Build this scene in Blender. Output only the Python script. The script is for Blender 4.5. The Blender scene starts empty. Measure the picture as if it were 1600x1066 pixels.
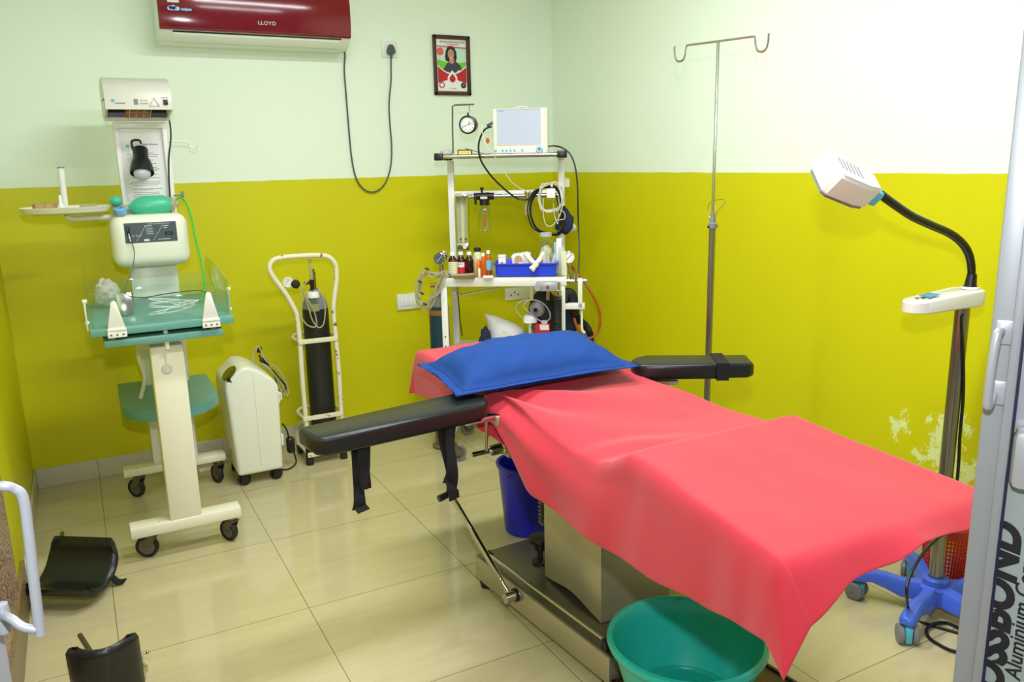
import bpy, bmesh, math, random
from mathutils import Vector, Matrix, Quaternion, noise
V = Vector
random.seed(7)
C = bpy.context.scene.collection
# ------------------------------------------------------------------ camera
FPX, YAW, PITCH, ROLL = 1270.33, .48981, .21835, -.02183
CAM = V((.03027, -3.826, 1.51707))
fw = V((math.sin(YAW)*math.cos(PITCH), math.cos(YAW)*math.cos(PITCH), -math.sin(PITCH)))
r0 = V((math.cos(YAW), -math.sin(YAW), 0)); u0 = r0.cross(fw)
rt = r0*math.cos(ROLL)+u0*math.sin(ROLL); up = u0*math.cos(ROLL)-r0*math.sin(ROLL)
cd = bpy.data.cameras.new('camera'); cam = bpy.data.objects.new('camera', cd); C.objects.link(cam)
cd.sensor_width = 36; cd.lens = FPX*36/1600; cd.clip_start = .02
cam.matrix_world = Matrix(((rt.x, up.x, -fw.x, CAM.x), (rt.y, up.y, -fw.y, CAM.y), (rt.z, up.z, -fw.z, CAM.z), (0, 0, 0, 1)))
bpy.context.scene.camera = cam
def ray(x, y): return fw+rt*((x-800)/FPX)+up*((533-y)/FPX)
def PN(x, y, p, n): d = ray(x, y); return CAM+d*((V(p)-CAM).dot(V(n))/d.dot(V(n)))
def Xp(x, y, c): return PN(x, y, (c, 0, 0), (1, 0, 0))
def Yp(x, y, c): return PN(x, y, (0, c, 0), (0, 1, 0))
def Zp(x, y, c): return PN(x, y, (0, 0, c), (0, 0, 1))
# ------------------------------------------------------------------ world, lights, exposure
sc = bpy.context.scene
sc.view_settings.view_transform = 'Standard'; sc.view_settings.look = 'None'
sc.view_settings.gamma = 1; sc.view_settings.use_curve_mapping = False
sc.view_settings.exposure = .67
w = bpy.data.worlds.new('world'); sc.world = w; w.use_nodes = True
w.node_tree.nodes['Background'].inputs[0].default_value = (.93, .95, 1, 1)
w.node_tree.nodes['Background'].inputs[1].default_value = .22
def light(name, kind, loc, power, col=(1, 1, 1), aim=None, **k):
    l = bpy.data.lights.new(name, kind); l.energy = power; l.color = col
    for a, b in k.items(): setattr(l, a, b)
    o = bpy.data.objects.new(name, l); C.objects.link(o); o.location = loc
    if aim is not None: o.rotation_euler = (V(aim)-V(loc)).to_track_quat('-Z', 'Y').to_euler()
    return o
light('camera_flash', 'AREA', (.05, -3.80, 1.80), 15, (.94, .96, 1), aim=(1.35, -1.0, .95), shape='DISK', size=.07)
light('ceiling_fill_back', 'AREA', (1.2, -1.25, 2.70), 20, (.93, .96, 1), aim=(1.2, -1.25, 0), shape='RECTANGLE', size=1.2, size_y=.16)  # soft fill lamp added under the ceiling, its source is unseen
light('ceiling_fill_front', 'AREA', (1.2, -2.45, 2.70), 23, (.93, .96, 1), aim=(1.2, -2.45, 0), shape='RECTANGLE', size=1.2, size_y=.16)  # second added fill lamp, lifts the ambient light over the table
# ------------------------------------------------------------------ materials
def lin(c):
    c = c/255; return c/12.92 if c <= .04045 else ((c+.055)/1.055)**2.4
def rgb(c): return (lin(c[0]), lin(c[1]), lin(c[2]), 1)
def mat(name, c, rough=.5, metal=0, spec=.5, var=.04, vs=12, bump=0, bs=200, **k):
    m = bpy.data.materials.new(name); m.use_nodes = True; nt = m.node_tree; b = nt.nodes['Principled BSDF']
    b.inputs['Roughness'].default_value = rough; b.inputs['Metallic'].default_value = metal
    b.inputs['Specular IOR Level'].default_value = spec
    for a, v in k.items(): b.inputs[a.replace('_', ' ')].default_value = v
    tc = nt.nodes.new('ShaderNodeTexCoord')
    n = nt.nodes.new('ShaderNodeTexNoise'); n.inputs['Scale'].default_value = vs; n.inputs['Detail'].default_value = 4
    nt.links.new(tc.outputs['Object'], n.inputs['Vector'])
    mx = nt.nodes.new('ShaderNodeMix'); mx.data_type = 'RGBA'
    a = rgb(c); mx.inputs[6].default_value = tuple(x*(1-var) for x in a[:3])+(1,); mx.inputs[7].default_value = tuple(min(1, x*(1+var)) for x in a[:3])+(1,)
    nt.links.new(n.outputs['Fac'], mx.inputs[0]); nt.links.new(mx.outputs[2], b.inputs['Base Color'])
    if bump:
        n2 = nt.nodes.new('ShaderNodeTexNoise'); n2.inputs['Scale'].default_value = bs; n2.inputs['Detail'].default_value = 3
        nt.links.new(tc.outputs['Object'], n2.inputs['Vector'])
        bp = nt.nodes.new('ShaderNodeBump'); bp.inputs['Strength'].default_value = bump; bp.inputs['Distance'].default_value = .002
        nt.links.new(n2.outputs['Fac'], bp.inputs['Height']); nt.links.new(bp.outputs['Normal'], b.inputs['Normal'])
    return m
def clear(name, c=(235, 245, 240), refl=.12, tint=.9, rough=.03, gloss=False):
    m = bpy.data.materials.new(name); m.use_nodes = True; nt = m.node_tree; nt.nodes.clear()
    o = nt.nodes.new('ShaderNodeOutputMaterial'); t = nt.nodes.new('ShaderNodeBsdfTransparent'); g = nt.nodes.new('ShaderNodeBsdfPrincipled')
    if gloss: g = nt.nodes.new('ShaderNodeBsdfGlossy')
    a = rgb(c); t.inputs[0].default_value = (a[0]*tint, a[1]*tint, a[2]*tint, 1)
    g.inputs[0].default_value = a; g.inputs['Roughness'].default_value = rough
    lw = nt.nodes.new('ShaderNodeLayerWeight'); lw.inputs[0].default_value = .5
    ma = nt.nodes.new('ShaderNodeMath'); ma.operation = 'MULTIPLY_ADD'; ma.inputs[1].default_value = .6; ma.inputs[2].default_value = refl
    mx = nt.nodes.new('ShaderNodeMixShader')
    pw = nt.nodes.new('ShaderNodeMath'); pw.operation = 'POWER'; pw.inputs[1].default_value = 3.5
    nt.links.new(lw.outputs['Facing'], pw.inputs[0]); nt.links.new(pw.outputs[0], ma.inputs[0]); nt.links.new(ma.outputs[0], mx.inputs[0])
    nt.links.new(t.outputs[0], mx.inputs[1]); nt.links.new(g.outputs[0], mx.inputs[2]); nt.links.new(mx.outputs[0], o.inputs[0])
    return m
M = {}
def worn(m, c2, scale, lo, hi, z0=None, detail=6):
    """mixes worn patches of a second colour into a material's base colour"""
    nt = m.node_tree; b = nt.nodes['Principled BSDF']; src = b.inputs['Base Color'].links[0].from_socket
    tc = nt.nodes.new('ShaderNodeTexCoord'); n = nt.nodes.new('ShaderNodeTexNoise'); n.inputs['Scale'].default_value = scale; n.inputs['Detail'].default_value = detail
    nt.links.new(tc.outputs['Object'], n.inputs['Vector'])
    r = nt.nodes.new('ShaderNodeMapRange'); r.inputs[1].default_value = lo; r.inputs[2].default_value = hi
    nt.links.new(n.outputs['Fac'], r.inputs[0])
    mx = nt.nodes.new('ShaderNodeMix'); mx.data_type = 'RGBA'; mx.inputs[7].default_value = rgb(c2)
    nt.links.new(r.outputs[0], mx.inputs[0]); nt.links.new(src, mx.inputs[6]); nt.links.new(mx.outputs[2], b.inputs['Base Color'])
M['white'] = mat('white_enamel', (236, 236, 230), .3, var=.03, vs=5)
M['cream'] = mat('cream_enamel', (236, 232, 208), .38, var=.04, vs=6)
worn(M['cream'], (120, 80, 55), 30, .71, .74)
M['offwhite'] = mat('off_white_plastic', (238, 240, 222), .3, var=.02)
M['heater'] = mat('heater_grey_enamel', (214, 212, 200), .35, var=.03)
M['teal'] = mat('teal_painted_board', (104, 160, 150), .35, var=.06, vs=14)
M['black'] = mat('black_plastic', (22, 22, 24), .35, var=.1)
M['rubber'] = mat('black_rubber', (30, 30, 30), .6, var=.15, vs=60)
M['leather'] = mat('black_vinyl', (24, 26, 27), .33, var=.1, vs=20, bump=.25, bs=120)
M['strap'] = mat('black_velcro_strap', (14, 14, 18), .85, var=.1, bump=.4, bs=500)
M['tread'] = mat('worn_wheel_hub', (110, 104, 88), .6, var=.3, vs=90)
M['greywheel'] = mat('grey_wheel_plastic', (128, 128, 132), .4)
M['chrome'] = mat('chrome', (205, 203, 195), .15, metal=1, var=.05)
M['steel'] = mat('brushed_stainless_steel', (186, 178, 152), .34, metal=.6, var=.12, vs=7, bump=.05, bs=60)
M['steeldark'] = mat('dull_steel', (130, 124, 108), .38, metal=.85, var=.15, vs=9)
M['alu'] = mat('anodised_aluminium', (176, 178, 184), .35, metal=.35, var=.04)
M['red'] = mat('dark_red_gloss', (120, 8, 26), .12, var=.03)
M['acwhite'] = mat('conditioner_white_plastic', (232, 240, 228), .3, var=.01)
M['blue'] = mat('blue_plastic', (40, 72, 226), .32, var=.05)
M['royal'] = mat('royal_blue_bucket_plastic', (26, 26, 190), .3, var=.04)
M['starblue'] = mat('periwinkle_plastic', (74, 110, 226), .3, var=.06)
M['cyan'] = mat('cyan_plastic', (92, 196, 222), .4)
M['aqua'] = mat('aqua_green_plastic', (38, 184, 170), .28, var=.05, vs=9)
worn(M['aqua'], (60, 110, 95), 16, .68, .8)
M['basket'] = mat('red_basket_plastic', (206, 48, 40), .4)
M['sheet'] = mat('pink_red_cotton_sheet', (198, 42, 60), .62, spec=.3, var=.03, vs=4, bump=.12, bs=900)
M['sheet'].node_tree.nodes['Principled BSDF'].inputs['Sheen Weight'].default_value = .25
M['pillow'] = mat('royal_blue_cotton', (24, 66, 138), .8, spec=.25, var=.06, vs=10, bump=.3, bs=700)
M['navy'] = mat('navy_fabric', (28, 38, 66), .8, var=.1, bump=.3)
M['cylblack'] = mat('scuffed_black_cylinder_paint', (30, 32, 30), .42, var=.25, vs=25)
M['cylblue'] = mat('dark_blue_cylinder_paint', (24, 62, 88), .4, var=.12, vs=10)
M['glass'] = clear('clear_glass', (248, 252, 249), .06, .97, gloss=True)
M['acrylic'] = clear('clear_acrylic', (248, 253, 250), .03, .99, gloss=True)
M['tubing'] = clear('clear_tubing', (226, 222, 190), .42, .9, .2)
M['film'] = clear('thin_polythene', (240, 240, 236), .42, .95, .25)
M['amber'] = mat('brown_medicine_glass', (52, 18, 12), .12, var=.05)
M['orange'] = mat('orange_liquid_bottle', (206, 92, 20), .15, var=.1)
M['orangelight'] = mat('bright_orange_vial', (250, 130, 20), .3)
M['label'] = mat('pale_paper_label', (226, 226, 180), .6)
M['labelred'] = mat('red_paper_label', (214, 40, 46), .5)
M['labelwhite'] = mat('white_paper', (238, 238, 236), .6)
M['lightblue'] = mat('light_blue_label', (130, 206, 230), .5)
M['greenbag'] = mat('green_silicone', (70, 190, 150), .35, var=.04)
M['greentube'] = mat('green_tubing', (70, 190, 70), .3)
M['brown'] = mat('dark_wood_frame', (64, 32, 20), .4, var=.3, vs=20)
M['wood'] = mat('dark_wood_board', (96, 66, 42), .45, var=.25, vs=14)
M['pole'] = mat('polished_steel_pole', (150, 146, 134), .22, metal=.9, var=.05)
M['lilac'] = clear('lilac_clear_tubing', (222, 216, 236), .4, .92, .2)
M['hose'] = mat('orange_brown_rubber_hose', (166, 84, 26), .4)
M['corr'] = mat('black_corrugated_rubber', (34, 33, 30), .5)
M['slate'] = mat('slate_grey_panel', (72, 84, 88), .35)
M['ink'] = mat('black_ink', (20, 20, 22), .6, var=0)
M['grey'] = mat('grey_plastic', (118, 122, 124), .4)
M['greyink'] = mat('grey_ink', (130, 135, 138), .6, var=0)
M['print'] = mat('white_print', (220, 225, 225), .5, var=0)
M['display'] = mat('dark_green_display', (14, 60, 44), .15)
M['screen'] = mat('blank_monitor_screen', (196, 204, 226), .12, var=.05, vs=3)
M['bluebtn'] = mat('pale_blue_button', (120, 180, 226), .35)
M['paleblue'] = mat('pale_blue_plastic', (160, 205, 240), .3)
M['bone'] = mat('glove_latex', (238, 232, 204), .6)
M['card'] = mat('brown_cardboard', (186, 150, 104), .8)
M['goldbox'] = mat('gold_box_card', (160, 110, 60), .4)
M['orangedot'] = mat('orange_sticker', (240, 100, 40), .5)
M['brass'] = mat('brass', (170, 140, 70), .3, metal=.9)
M['skin'] = mat('printed_skin', (196, 140, 110), .5)
M['hair'] = mat('printed_hair', (28, 20, 20), .5)
M['sari'] = mat('printed_grey_sari', (56, 62, 78), .5)
M['printred'] = mat('printed_red', (190, 20, 34), .5, var=.02)
M['printgreen'] = mat('printed_green', (120, 196, 50), .5)
M['printmint'] = mat('printed_mint', (196, 230, 206), .5)
M['printcoral'] = mat('printed_coral', (235, 90, 80), .5)
M['switch'] = mat('switch_plate_plastic', (232, 234, 226), .3)
M['door'] = mat('satin_aluminium', (150, 153, 158), .4, metal=.3, var=.06, vs=3)
M['film_sheet'] = mat('grey_film_covered_panel', (150, 160, 158), .3, var=.04, vs=4)
M['bulb'] = mat('milky_bulb_glass', (196, 196, 214), .15)
# ------------------------------------------------------------------ mesh builder
class MB:
    def __init__(s): s.bm = bmesh.new(); s.mi = 0
    def add(s, vs, fs, smooth=True, T=None):
        bv = [s.bm.verts.new((T @ V(v)) if T is not None else V(v)) for v in vs]
        for f in fs:
            try:
                q = s.bm.faces.new([bv[i] for i in f]); q.smooth = smooth; q.material_index = s.mi
            except ValueError: pass
        return s
    def merge(s, b2):
        me = bpy.data.meshes.new('t'); b2.to_mesh(me); b2.free()
        n = len(s.bm.faces); s.bm.from_mesh(me); bpy.data.meshes.remove(me)
        s.bm.faces.ensure_lookup_table()
        for f in s.bm.faces[n:]: f.smooth = True; f.material_index = s.mi
        return s
    def box(s, c, d, rot=None, bev=0, seg=2, T=None):
        b = bmesh.new(); bmesh.ops.create_cube(b, size=1)
        for v in b.verts: v.co = V((v.co.x*d[0], v.co.y*d[1], v.co.z*d[2]))
        if bev: bmesh.ops.bevel(b, geom=b.edges[:], offset=min(bev, .49*min(d)), segments=seg, profile=.5, affect='EDGES')
        R = Matrix.Translation(V(c)) @ (rot.to_4x4() if rot is not None else Matrix())
        if T is not None: R = T @ R
        b.transform(R); return s.merge(b)
    def bx(s, x0, x1, y0, y1, z0, z1, bev=0, seg=2):
        return s.box(((x0+x1)/2, (y0+y1)/2, (z0+z1)/2), (abs(x1-x0), abs(y1-y0), abs(z1-z0)), bev=bev, seg=seg)
    def cyl(s, a, b, r, r2=None, n=20, cap=True):
        a = V(a); b = V(b); r2 = r if r2 is None else r2
        return s.sweep([a, b], [r, r2], n, cap)
    def sweep(s, pts, rad, n=10, cap=True, closed=False):
        pts = [V(p) for p in pts]; m = len(pts)
        if not hasattr(rad, '__len__'): rad = [rad]*m
        tg = []
        for i in range(m):
            if closed: t = pts[(i+1) % m]-pts[i-1]
            else: t = pts[min(i+1, m-1)]-pts[max(i-1, 0)]
            if t.length < 1e-9: t = V((0, 0, 1))
            tg.append(t.normalized())
        nrm = tg[0].orthogonal().normalized(); vs = []; fs = []
        for i in range(m):
            if i: nrm = tg[i-1].rotation_difference(tg[i]) @ nrm
            nrm = (nrm-tg[i]*nrm.dot(tg[i])).normalized(); bn = tg[i].cross(nrm)
            for k in range(n):
                a = 2*math.pi*k/n; vs.append(pts[i]+(nrm*math.cos(a)+bn*math.sin(a))*rad[i])
        R = m if closed else m-1
        for i in range(R):
            for k in range(n):
                a, b = i*n+k, i*n+(k+1) % n; j = ((i+1) % m)*n
                fs.append((a, b, j+(k+1) % n, j+k))
        if cap and not closed:
            fs.append(tuple(range(n-1, -1, -1))); fs.append(tuple((m-1)*n+k for k in range(n)))
        return s.add(vs, fs)
    def tube(s, pts, r, n=8, sub=8, closed=False, cap=True, rf=None):
        p = smooth(pts, sub, closed)
        rad = [r*(rf(i) if rf else 1) for i in range(len(p))]
        return s.sweep(p, rad, n, cap, closed)
    def lathe(s, prof, c=(0, 0, 0), axis=(0, 0, 1), n=28, sx=1, sy=1, rot=0):
        q = V((0, 0, 1)).rotation_difference(V(axis).normalized()).to_matrix().to_4x4()
        T = Matrix.Translation(V(c)) @ q; vs = []; fs = []
        for r, z in prof:
            for k in range(n):
                a = 2*math.pi*k/n+rot; vs.append((max(r, 1e-5)*math.cos(a)*sx, max(r, 1e-5)*math.sin(a)*sy, z))
        for i in range(len(prof)-1):
            for k in range(n): fs.append((i*n+k, i*n+(k+1) % n, (i+1)*n+(k+1) % n, (i+1)*n+k))
        return s.add(vs, fs, T=T)
    def ball(s, c, r, n=16, sc=(1, 1, 1), T=None):
        vs = []; fs = []; m = n//2+1
        for i in range(m):
            t = math.pi*i/(m-1)
            for k in range(n):
                a = 2*math.pi*k/n; vs.append(V(c)+V((math.sin(t)*math.cos(a)*sc[0], math.sin(t)*math.sin(a)*sc[1], math.cos(t)*sc[2]))*r)
        for i in range(m-1):
            for k in range(n): fs.append((i*n+k, (i+1)*n+k, (i+1)*n+(k+1) % n, i*n+(k+1) % n))
        return s.add(vs, fs, T=T)
    def prism(s, poly, T, th, bev=0, seg=2, smooth=True):
        """poly in the local xy plane of T, extruded th along +z"""
        b = bmesh.new(); n = len(poly)
        lo = [b.verts.new((x, y, 0)) for x, y in poly]; hi = [b.verts.new((x, y, th)) for x, y in poly]
        b.faces.new(lo[::-1]); b.faces.new(hi)
        for i in range(n): b.faces.new((lo[i], lo[(i+1) % n], hi[(i+1) % n], hi[i]))
        if bev: bmesh.ops.bevel(b, geom=[e for e in b.edges if abs(e.verts[0].co.z-e.verts[1].co.z) < 1e-7], offset=bev, segments=seg, profile=.5, affect='EDGES')
        b.transform(T); return s.merge(b)
    def grid(s, P, closed_u=False, flip=False):
        """P[i][j] of points"""
        n, m = len(P), len(P[0]); vs = [p for r in P for p in r]; fs = []
        for i in range(n-1):
            for j in range(m if closed_u else m-1):
                a, b = i*m+j, i*m+(j+1) % m
                f = (a, b, b+m, a+m); fs.append(f[::-1] if flip else f)
        return s.add(vs, fs)
def smooth(pts, sub=8, closed=False):
    pts = [V(p) for p in pts]; m = len(pts)
    if m < 3 or sub < 2: return pts
    out = []
    for i in range(m if closed else m-1):
        if closed: p = [pts[(i+k-1) % m] for k in range(4)]
        else: p = [pts[max(0, min(m-1, i+k-1))] for k in range(4)]
        for k in range(sub):
            t = k/sub
            out.append(.5*((2*p[1])+(p[2]-p[0])*t+(2*p[0]-5*p[1]+4*p[2]-p[3])*t*t+(3*p[1]-p[0]-3*p[2]+p[3])*t**3))
    if not closed: out.append(pts[-1])
    return out
def frame(o, x, y):
    """matrix with origin o, local x and y along the given directions"""
    x = V(x).normalized(); z = x.cross(V(y)).normalized(); y = z.cross(x)
    return Matrix(((x.x, y.x, z.x, o[0]), (x.y, y.y, z.y, o[1]), (x.z, y.z, z.z, o[2]), (0, 0, 0, 1)))
WORLD = {}
def mesh_obj(name, mb, mats, T=None, angle=38):
    if T is not None: mb.bm.transform(T)
    bmesh.ops.recalc_face_normals(mb.bm, faces=mb.bm.faces[:]) if getattr(mb, 'fix', True) else None
    me = bpy.data.meshes.new(name); mb.bm.to_mesh(me); mb.bm.free()
    for m in (mats if isinstance(mats, (list, tuple)) else [mats]): me.materials.append(M[m] if isinstance(m, str) else m)
    me.set_sharp_from_angle(angle=math.radians(angle))
    o = bpy.data.objects.new(name, me); C.objects.link(o); return o
class Thing:
    """an Empty at the thing's base; parts are given in world coordinates, or in the thing's own when local"""
    def __init__(s, name, label, cat, loc, rz=0, group=None, local=False):
        o = bpy.data.objects.new(name, None); C.objects.link(o); o.empty_display_size = .05
        o.location = loc; o.rotation_euler = (0, 0, rz); o['label'] = label; o['category'] = cat
        if group: o['group'] = group
        s.o = o; s.M = Matrix.Translation(V(loc)) @ Matrix.Rotation(rz, 4, 'Z'); s.Mi = s.M.inverted(); s.local = local
    def p(s, name, mb, mats, parent=None, label=None, angle=38):
        c = mesh_obj(name, mb, mats, None if s.local else s.Mi, angle)
        c.parent = parent if parent is not None else s.o
        if label: c['label'] = label
        return c
    def at(s, x, y, v):
        """a pixel ray met with the thing's own plane y = v"""
        n = s.M.to_3x3() @ V((0, 1, 0)); return s.Mi @ PN(x, y, s.M @ V((0, v, 0)), n)
def solo(name, mb, mats, label, cat, loc=None, group=None, angle=38, world=True, rz=0):
    if loc is None:
        vs = [v.co for v in mb.bm.verts]
        loc = (sum(v.x for v in vs)/len(vs), sum(v.y for v in vs)/len(vs), min(v.z for v in vs))
    T = (Matrix.Translation(V(loc)) @ Matrix.Rotation(rz, 4, 'Z')).inverted()
    o = mesh_obj(name, mb, mats, T if world else None, angle); o.location = loc; o.rotation_euler = (0, 0, rz)
    o['label'] = label; o['category'] = cat
    if group: o['group'] = group
    return o
def struct(name, mb, mats, parent=None):
    o = mesh_obj(name, mb, mats)
    if parent: o.parent = parent
    else: o['kind'] = 'structure'
    return o
def text_mb(body, size, T, th=.0004, font_bold=0, align='CENTER', shear=0, space=1):
    """a mesh of lettering lying in the local xy plane of T"""
    cu = bpy.data.curves.new('lettering', 'FONT'); cu.body = body; cu.size = size; cu.extrude = th; cu.align_x = align
    cu.align_y = 'CENTER'; cu.offset = font_bold; cu.shear = shear; cu.resolution_u = 5; cu.space_character = space
    ob = bpy.data.objects.new('lettering', cu); C.objects.link(ob)
    dg = bpy.context.evaluated_depsgraph_get(); me = bpy.data.meshes.new_from_object(ob.evaluated_get(dg))
    mb = MB(); mb.bm.from_mesh(me); mb.bm.transform(T)
    bpy.data.objects.remove(ob); bpy.data.curves.remove(cu); bpy.data.meshes.remove(me)
    return mb
def disc(T, r, n=32, sx=1, sy=1): return [(r*sx*math.cos(2*math.pi*k/n), r*sy*math.sin(2*math.pi*k/n)) for k in range(n)]
def rrect(w, h, r, n=5, cx=0, cy=0):
    out = []
    for (sx, sy, a0) in ((1, 1, 0), (-1, 1, 90), (-1, -1, 180), (1, -1, 270)):
        for k in range(n+1):
            a = math.radians(a0+90*k/n); out.append((cx+sx*(w/2-r)+r*math.cos(a), cy+sy*(h/2-r)+r*math.sin(a)))
    return out
# ================================================================== the room
YB, XL, XR, ZP, ZC = .5714, -.2786, 2.6882, 1.443, 2.75
def wall_material(name, peel):
    m = bpy.data.materials.new(name); m.use_nodes = True; nt = m.node_tree; b = nt.nodes['Principled BSDF']; L = nt.links.new
    g = nt.nodes.new('ShaderNodeNewGeometry'); sp = nt.nodes.new('ShaderNodeSeparateXYZ'); L(g.outputs['Position'], sp.inputs[0])
    n = nt.nodes.new('ShaderNodeTexNoise'); n.inputs['Scale'].default_value = 9; n.inputs['Detail'].default_value = 5; L(g.outputs['Position'], n.inputs['Vector'])
    wob = nt.nodes.new('ShaderNodeMath'); wob.operation = 'MULTIPLY_ADD'; wob.inputs[1].default_value = .008; L(n.outputs['Fac'], wob.inputs[0]); L(sp.outputs['Z'], wob.inputs[2])
    gt = nt.nodes.new('ShaderNodeMath'); gt.operation = 'GREATER_THAN'; gt.inputs[1].default_value = ZP+.004; L(wob.outputs[0], gt.inputs[0])
    n1 = nt.nodes.new('ShaderNodeTexNoise'); n1.inputs['Scale'].default_value = 2.2; n1.inputs['Detail'].default_value = 5; L(g.outputs['Position'], n1.inputs['Vector'])
    def mix(a, c, fac):
        x = nt.nodes.new('ShaderNodeMix'); x.data_type = 'RGBA'
        for i, v in ((6, a), (7, c)):
            if isinstance(v, tuple): x.inputs[i].default_value = rgb(v)
            else: L(v, x.inputs[i])
        L(fac, x.inputs[0]); return x.outputs[2]
    low = mix((204, 200, 3), (213, 209, 9), n1.outputs['Fac']); hi = mix((232, 246, 226), (236, 249, 230), n1.outputs['Fac'])
    if peel:
        def lobe(ax, c, wd):
            s = nt.nodes.new('ShaderNodeMath'); s.operation = 'SUBTRACT'; s.inputs[1].default_value = c; L(sp.outputs[ax], s.inputs[0])
            d = nt.nodes.new('ShaderNodeMath'); d.operation = 'DIVIDE'; d.inputs[1].default_value = wd; L(s.outputs[0], d.inputs[0])
            q = nt.nodes.new('ShaderNodeMath'); q.operation = 'MULTIPLY'; L(d.outputs[0], q.inputs[0]); L(d.outputs[0], q.inputs[1]); return q.outputs[0]
        n2 = nt.nodes.new('ShaderNodeTexNoise'); n2.inputs['Scale'].default_value = 20; n2.inputs['Detail'].default_value = 9; n2.inputs['Roughness'].default_value = .72; L(g.outputs['Position'], n2.inputs['Vector'])
        tot = None
        for (yc, yw, zc, zw) in PEEL:
            a = nt.nodes.new('ShaderNodeMath'); a.operation = 'ADD'; L(lobe('Y', yc, yw), a.inputs[0]); L(lobe('Z', zc, zw), a.inputs[1])
            e = nt.nodes.new('ShaderNodeMath'); e.operation = 'SUBTRACT'; e.inputs[0].default_value = 1; L(a.outputs[0], e.inputs[1])
            if tot is None: tot = e.outputs[0]
            else:
                mm = nt.nodes.new('ShaderNodeMath'); mm.operation = 'MAXIMUM'; L(tot, mm.inputs[0]); L(e.outputs[0], mm.inputs[1]); tot = mm.outputs[0]
        cl = nt.nodes.new('ShaderNodeMath'); cl.operation = 'MULTIPLY_ADD'; cl.inputs[1].default_value = .17; cl.use_clamp = False; L(tot, cl.inputs[0]); L(n2.outputs['Fac'], cl.inputs[2])
        gg = nt.nodes.new('ShaderNodeMapRange'); gg.inputs[1].default_value = .612; gg.inputs[2].default_value = .63; L(cl.outputs[0], gg.inputs[0])
        low = mix(low, (226, 236, 150), gg.outputs[0])
    L(mix(low, hi, gt.outputs[0]), b.inputs['Base Color'])
    b.inputs['Roughness'].default_value = .45; b.inputs['Specular IOR Level'].default_value = .35
    n3 = nt.nodes.new('ShaderNodeTexNoise'); n3.inputs['Scale'].default_value = 30; n3.inputs['Detail'].default_value = 4; L(g.outputs['Position'], n3.inputs['Vector'])
    bp = nt.nodes.new('ShaderNodeBump'); bp.inputs['Strength'].default_value = .12; bp.inputs['Distance'].default_value = .004; L(n3.outputs['Fac'], bp.inputs['Height']); L(bp.outputs['Normal'], b.inputs['Normal'])
    return m
def onr(x, y):
    p = Xp(x, y, XR); return p.y, p.z
PEEL = []
for (x, y, wy, wz) in ((1405, 665, .05, .10), (1452, 712, .09, .06), (1505, 728, .10, .07), (1480, 690, .12, .16)):
    a = onr(x, y); PEEL.append((a[0], wy, a[1], wz))
M['wall'] = wall_material('two_tone_wall_paint', False); M['wallpeel'] = wall_material('two_tone_wall_paint_peeling', True)
def tile_material():
    m = bpy.data.materials.new('cream_vitrified_floor_tiles'); m.use_nodes = True; nt = m.node_tree; b = nt.nodes['Principled BSDF']; L = nt.links.new
    g = nt.nodes.new('ShaderNodeNewGeometry'); sp = nt.nodes.new('ShaderNodeSeparateXYZ'); L(g.outputs['Position'], sp.inputs[0])
    ds = []
    for ax in 'XY':
        md = nt.nodes.new('ShaderNodeMath'); md.operation = 'PINGPONG'; md.inputs[1].default_value = .3; L(sp.outputs[ax], md.inputs[0]); ds.append(md.outputs[0])
    mn = nt.nodes.new('ShaderNodeMath'); mn.operation = 'MINIMUM'; L(ds[0], mn.inputs[0]); L(ds[1], mn.inputs[1])
    lt = nt.nodes.new('ShaderNodeMath'); lt.operation = 'LESS_THAN'; lt.inputs[1].default_value = .0011; L(mn.outputs[0], lt.inputs[0])
    mp = nt.nodes.new('ShaderNodeMapping'); mp.inputs['Rotation'].default_value = (0, 0, .15); mp.inputs['Scale'].default_value = (1.5, 9, 1); L(g.outputs['Position'], mp.inputs[0])
    n = nt.nodes.new('ShaderNodeTexNoise'); n.inputs['Scale'].default_value = 3; n.inputs['Detail'].default_value = 7; n.inputs['Distortion'].default_value = .8; L(mp.outputs[0], n.inputs['Vector'])
    mx = nt.nodes.new('ShaderNodeMix'); mx.data_type = 'RGBA'; mx.inputs[6].default_value = rgb((188, 176, 134)); mx.inputs[7].default_value = rgb((206, 195, 154)); L(n.outputs['Fac'], mx.inputs[0])
    m2 = nt.nodes.new('ShaderNodeMix'); m2.data_type = 'RGBA'; m2.inputs[7].default_value = rgb((96, 82, 54)); L(lt.outputs[0], m2.inputs[0]); L(mx.outputs[2], m2.inputs[6])
    L(m2.outputs[2], b.inputs['Base Color']); b.inputs['Roughness'].default_value = .09; b.inputs['Specular IOR Level'].default_value = .5
    n3 = nt.nodes.new('ShaderNodeTexNoise'); n3.inputs['Scale'].default_value = 7; L(g.outputs['Position'], n3.inputs['Vector'])
    bp = nt.nodes.new('ShaderNodeBump'); bp.inputs['Strength'].default_value = .04; bp.inputs['Distance'].default_value = .01; L(n3.outputs['Fac'], bp.inputs['Height']); L(bp.outputs['Normal'], b.inputs['Normal'])
    return m
M['tiles'] = tile_material()
M['skirt'] = mat('glossy_skirting_tile', (206, 200, 178), .16, var=.05, vs=20)
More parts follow.
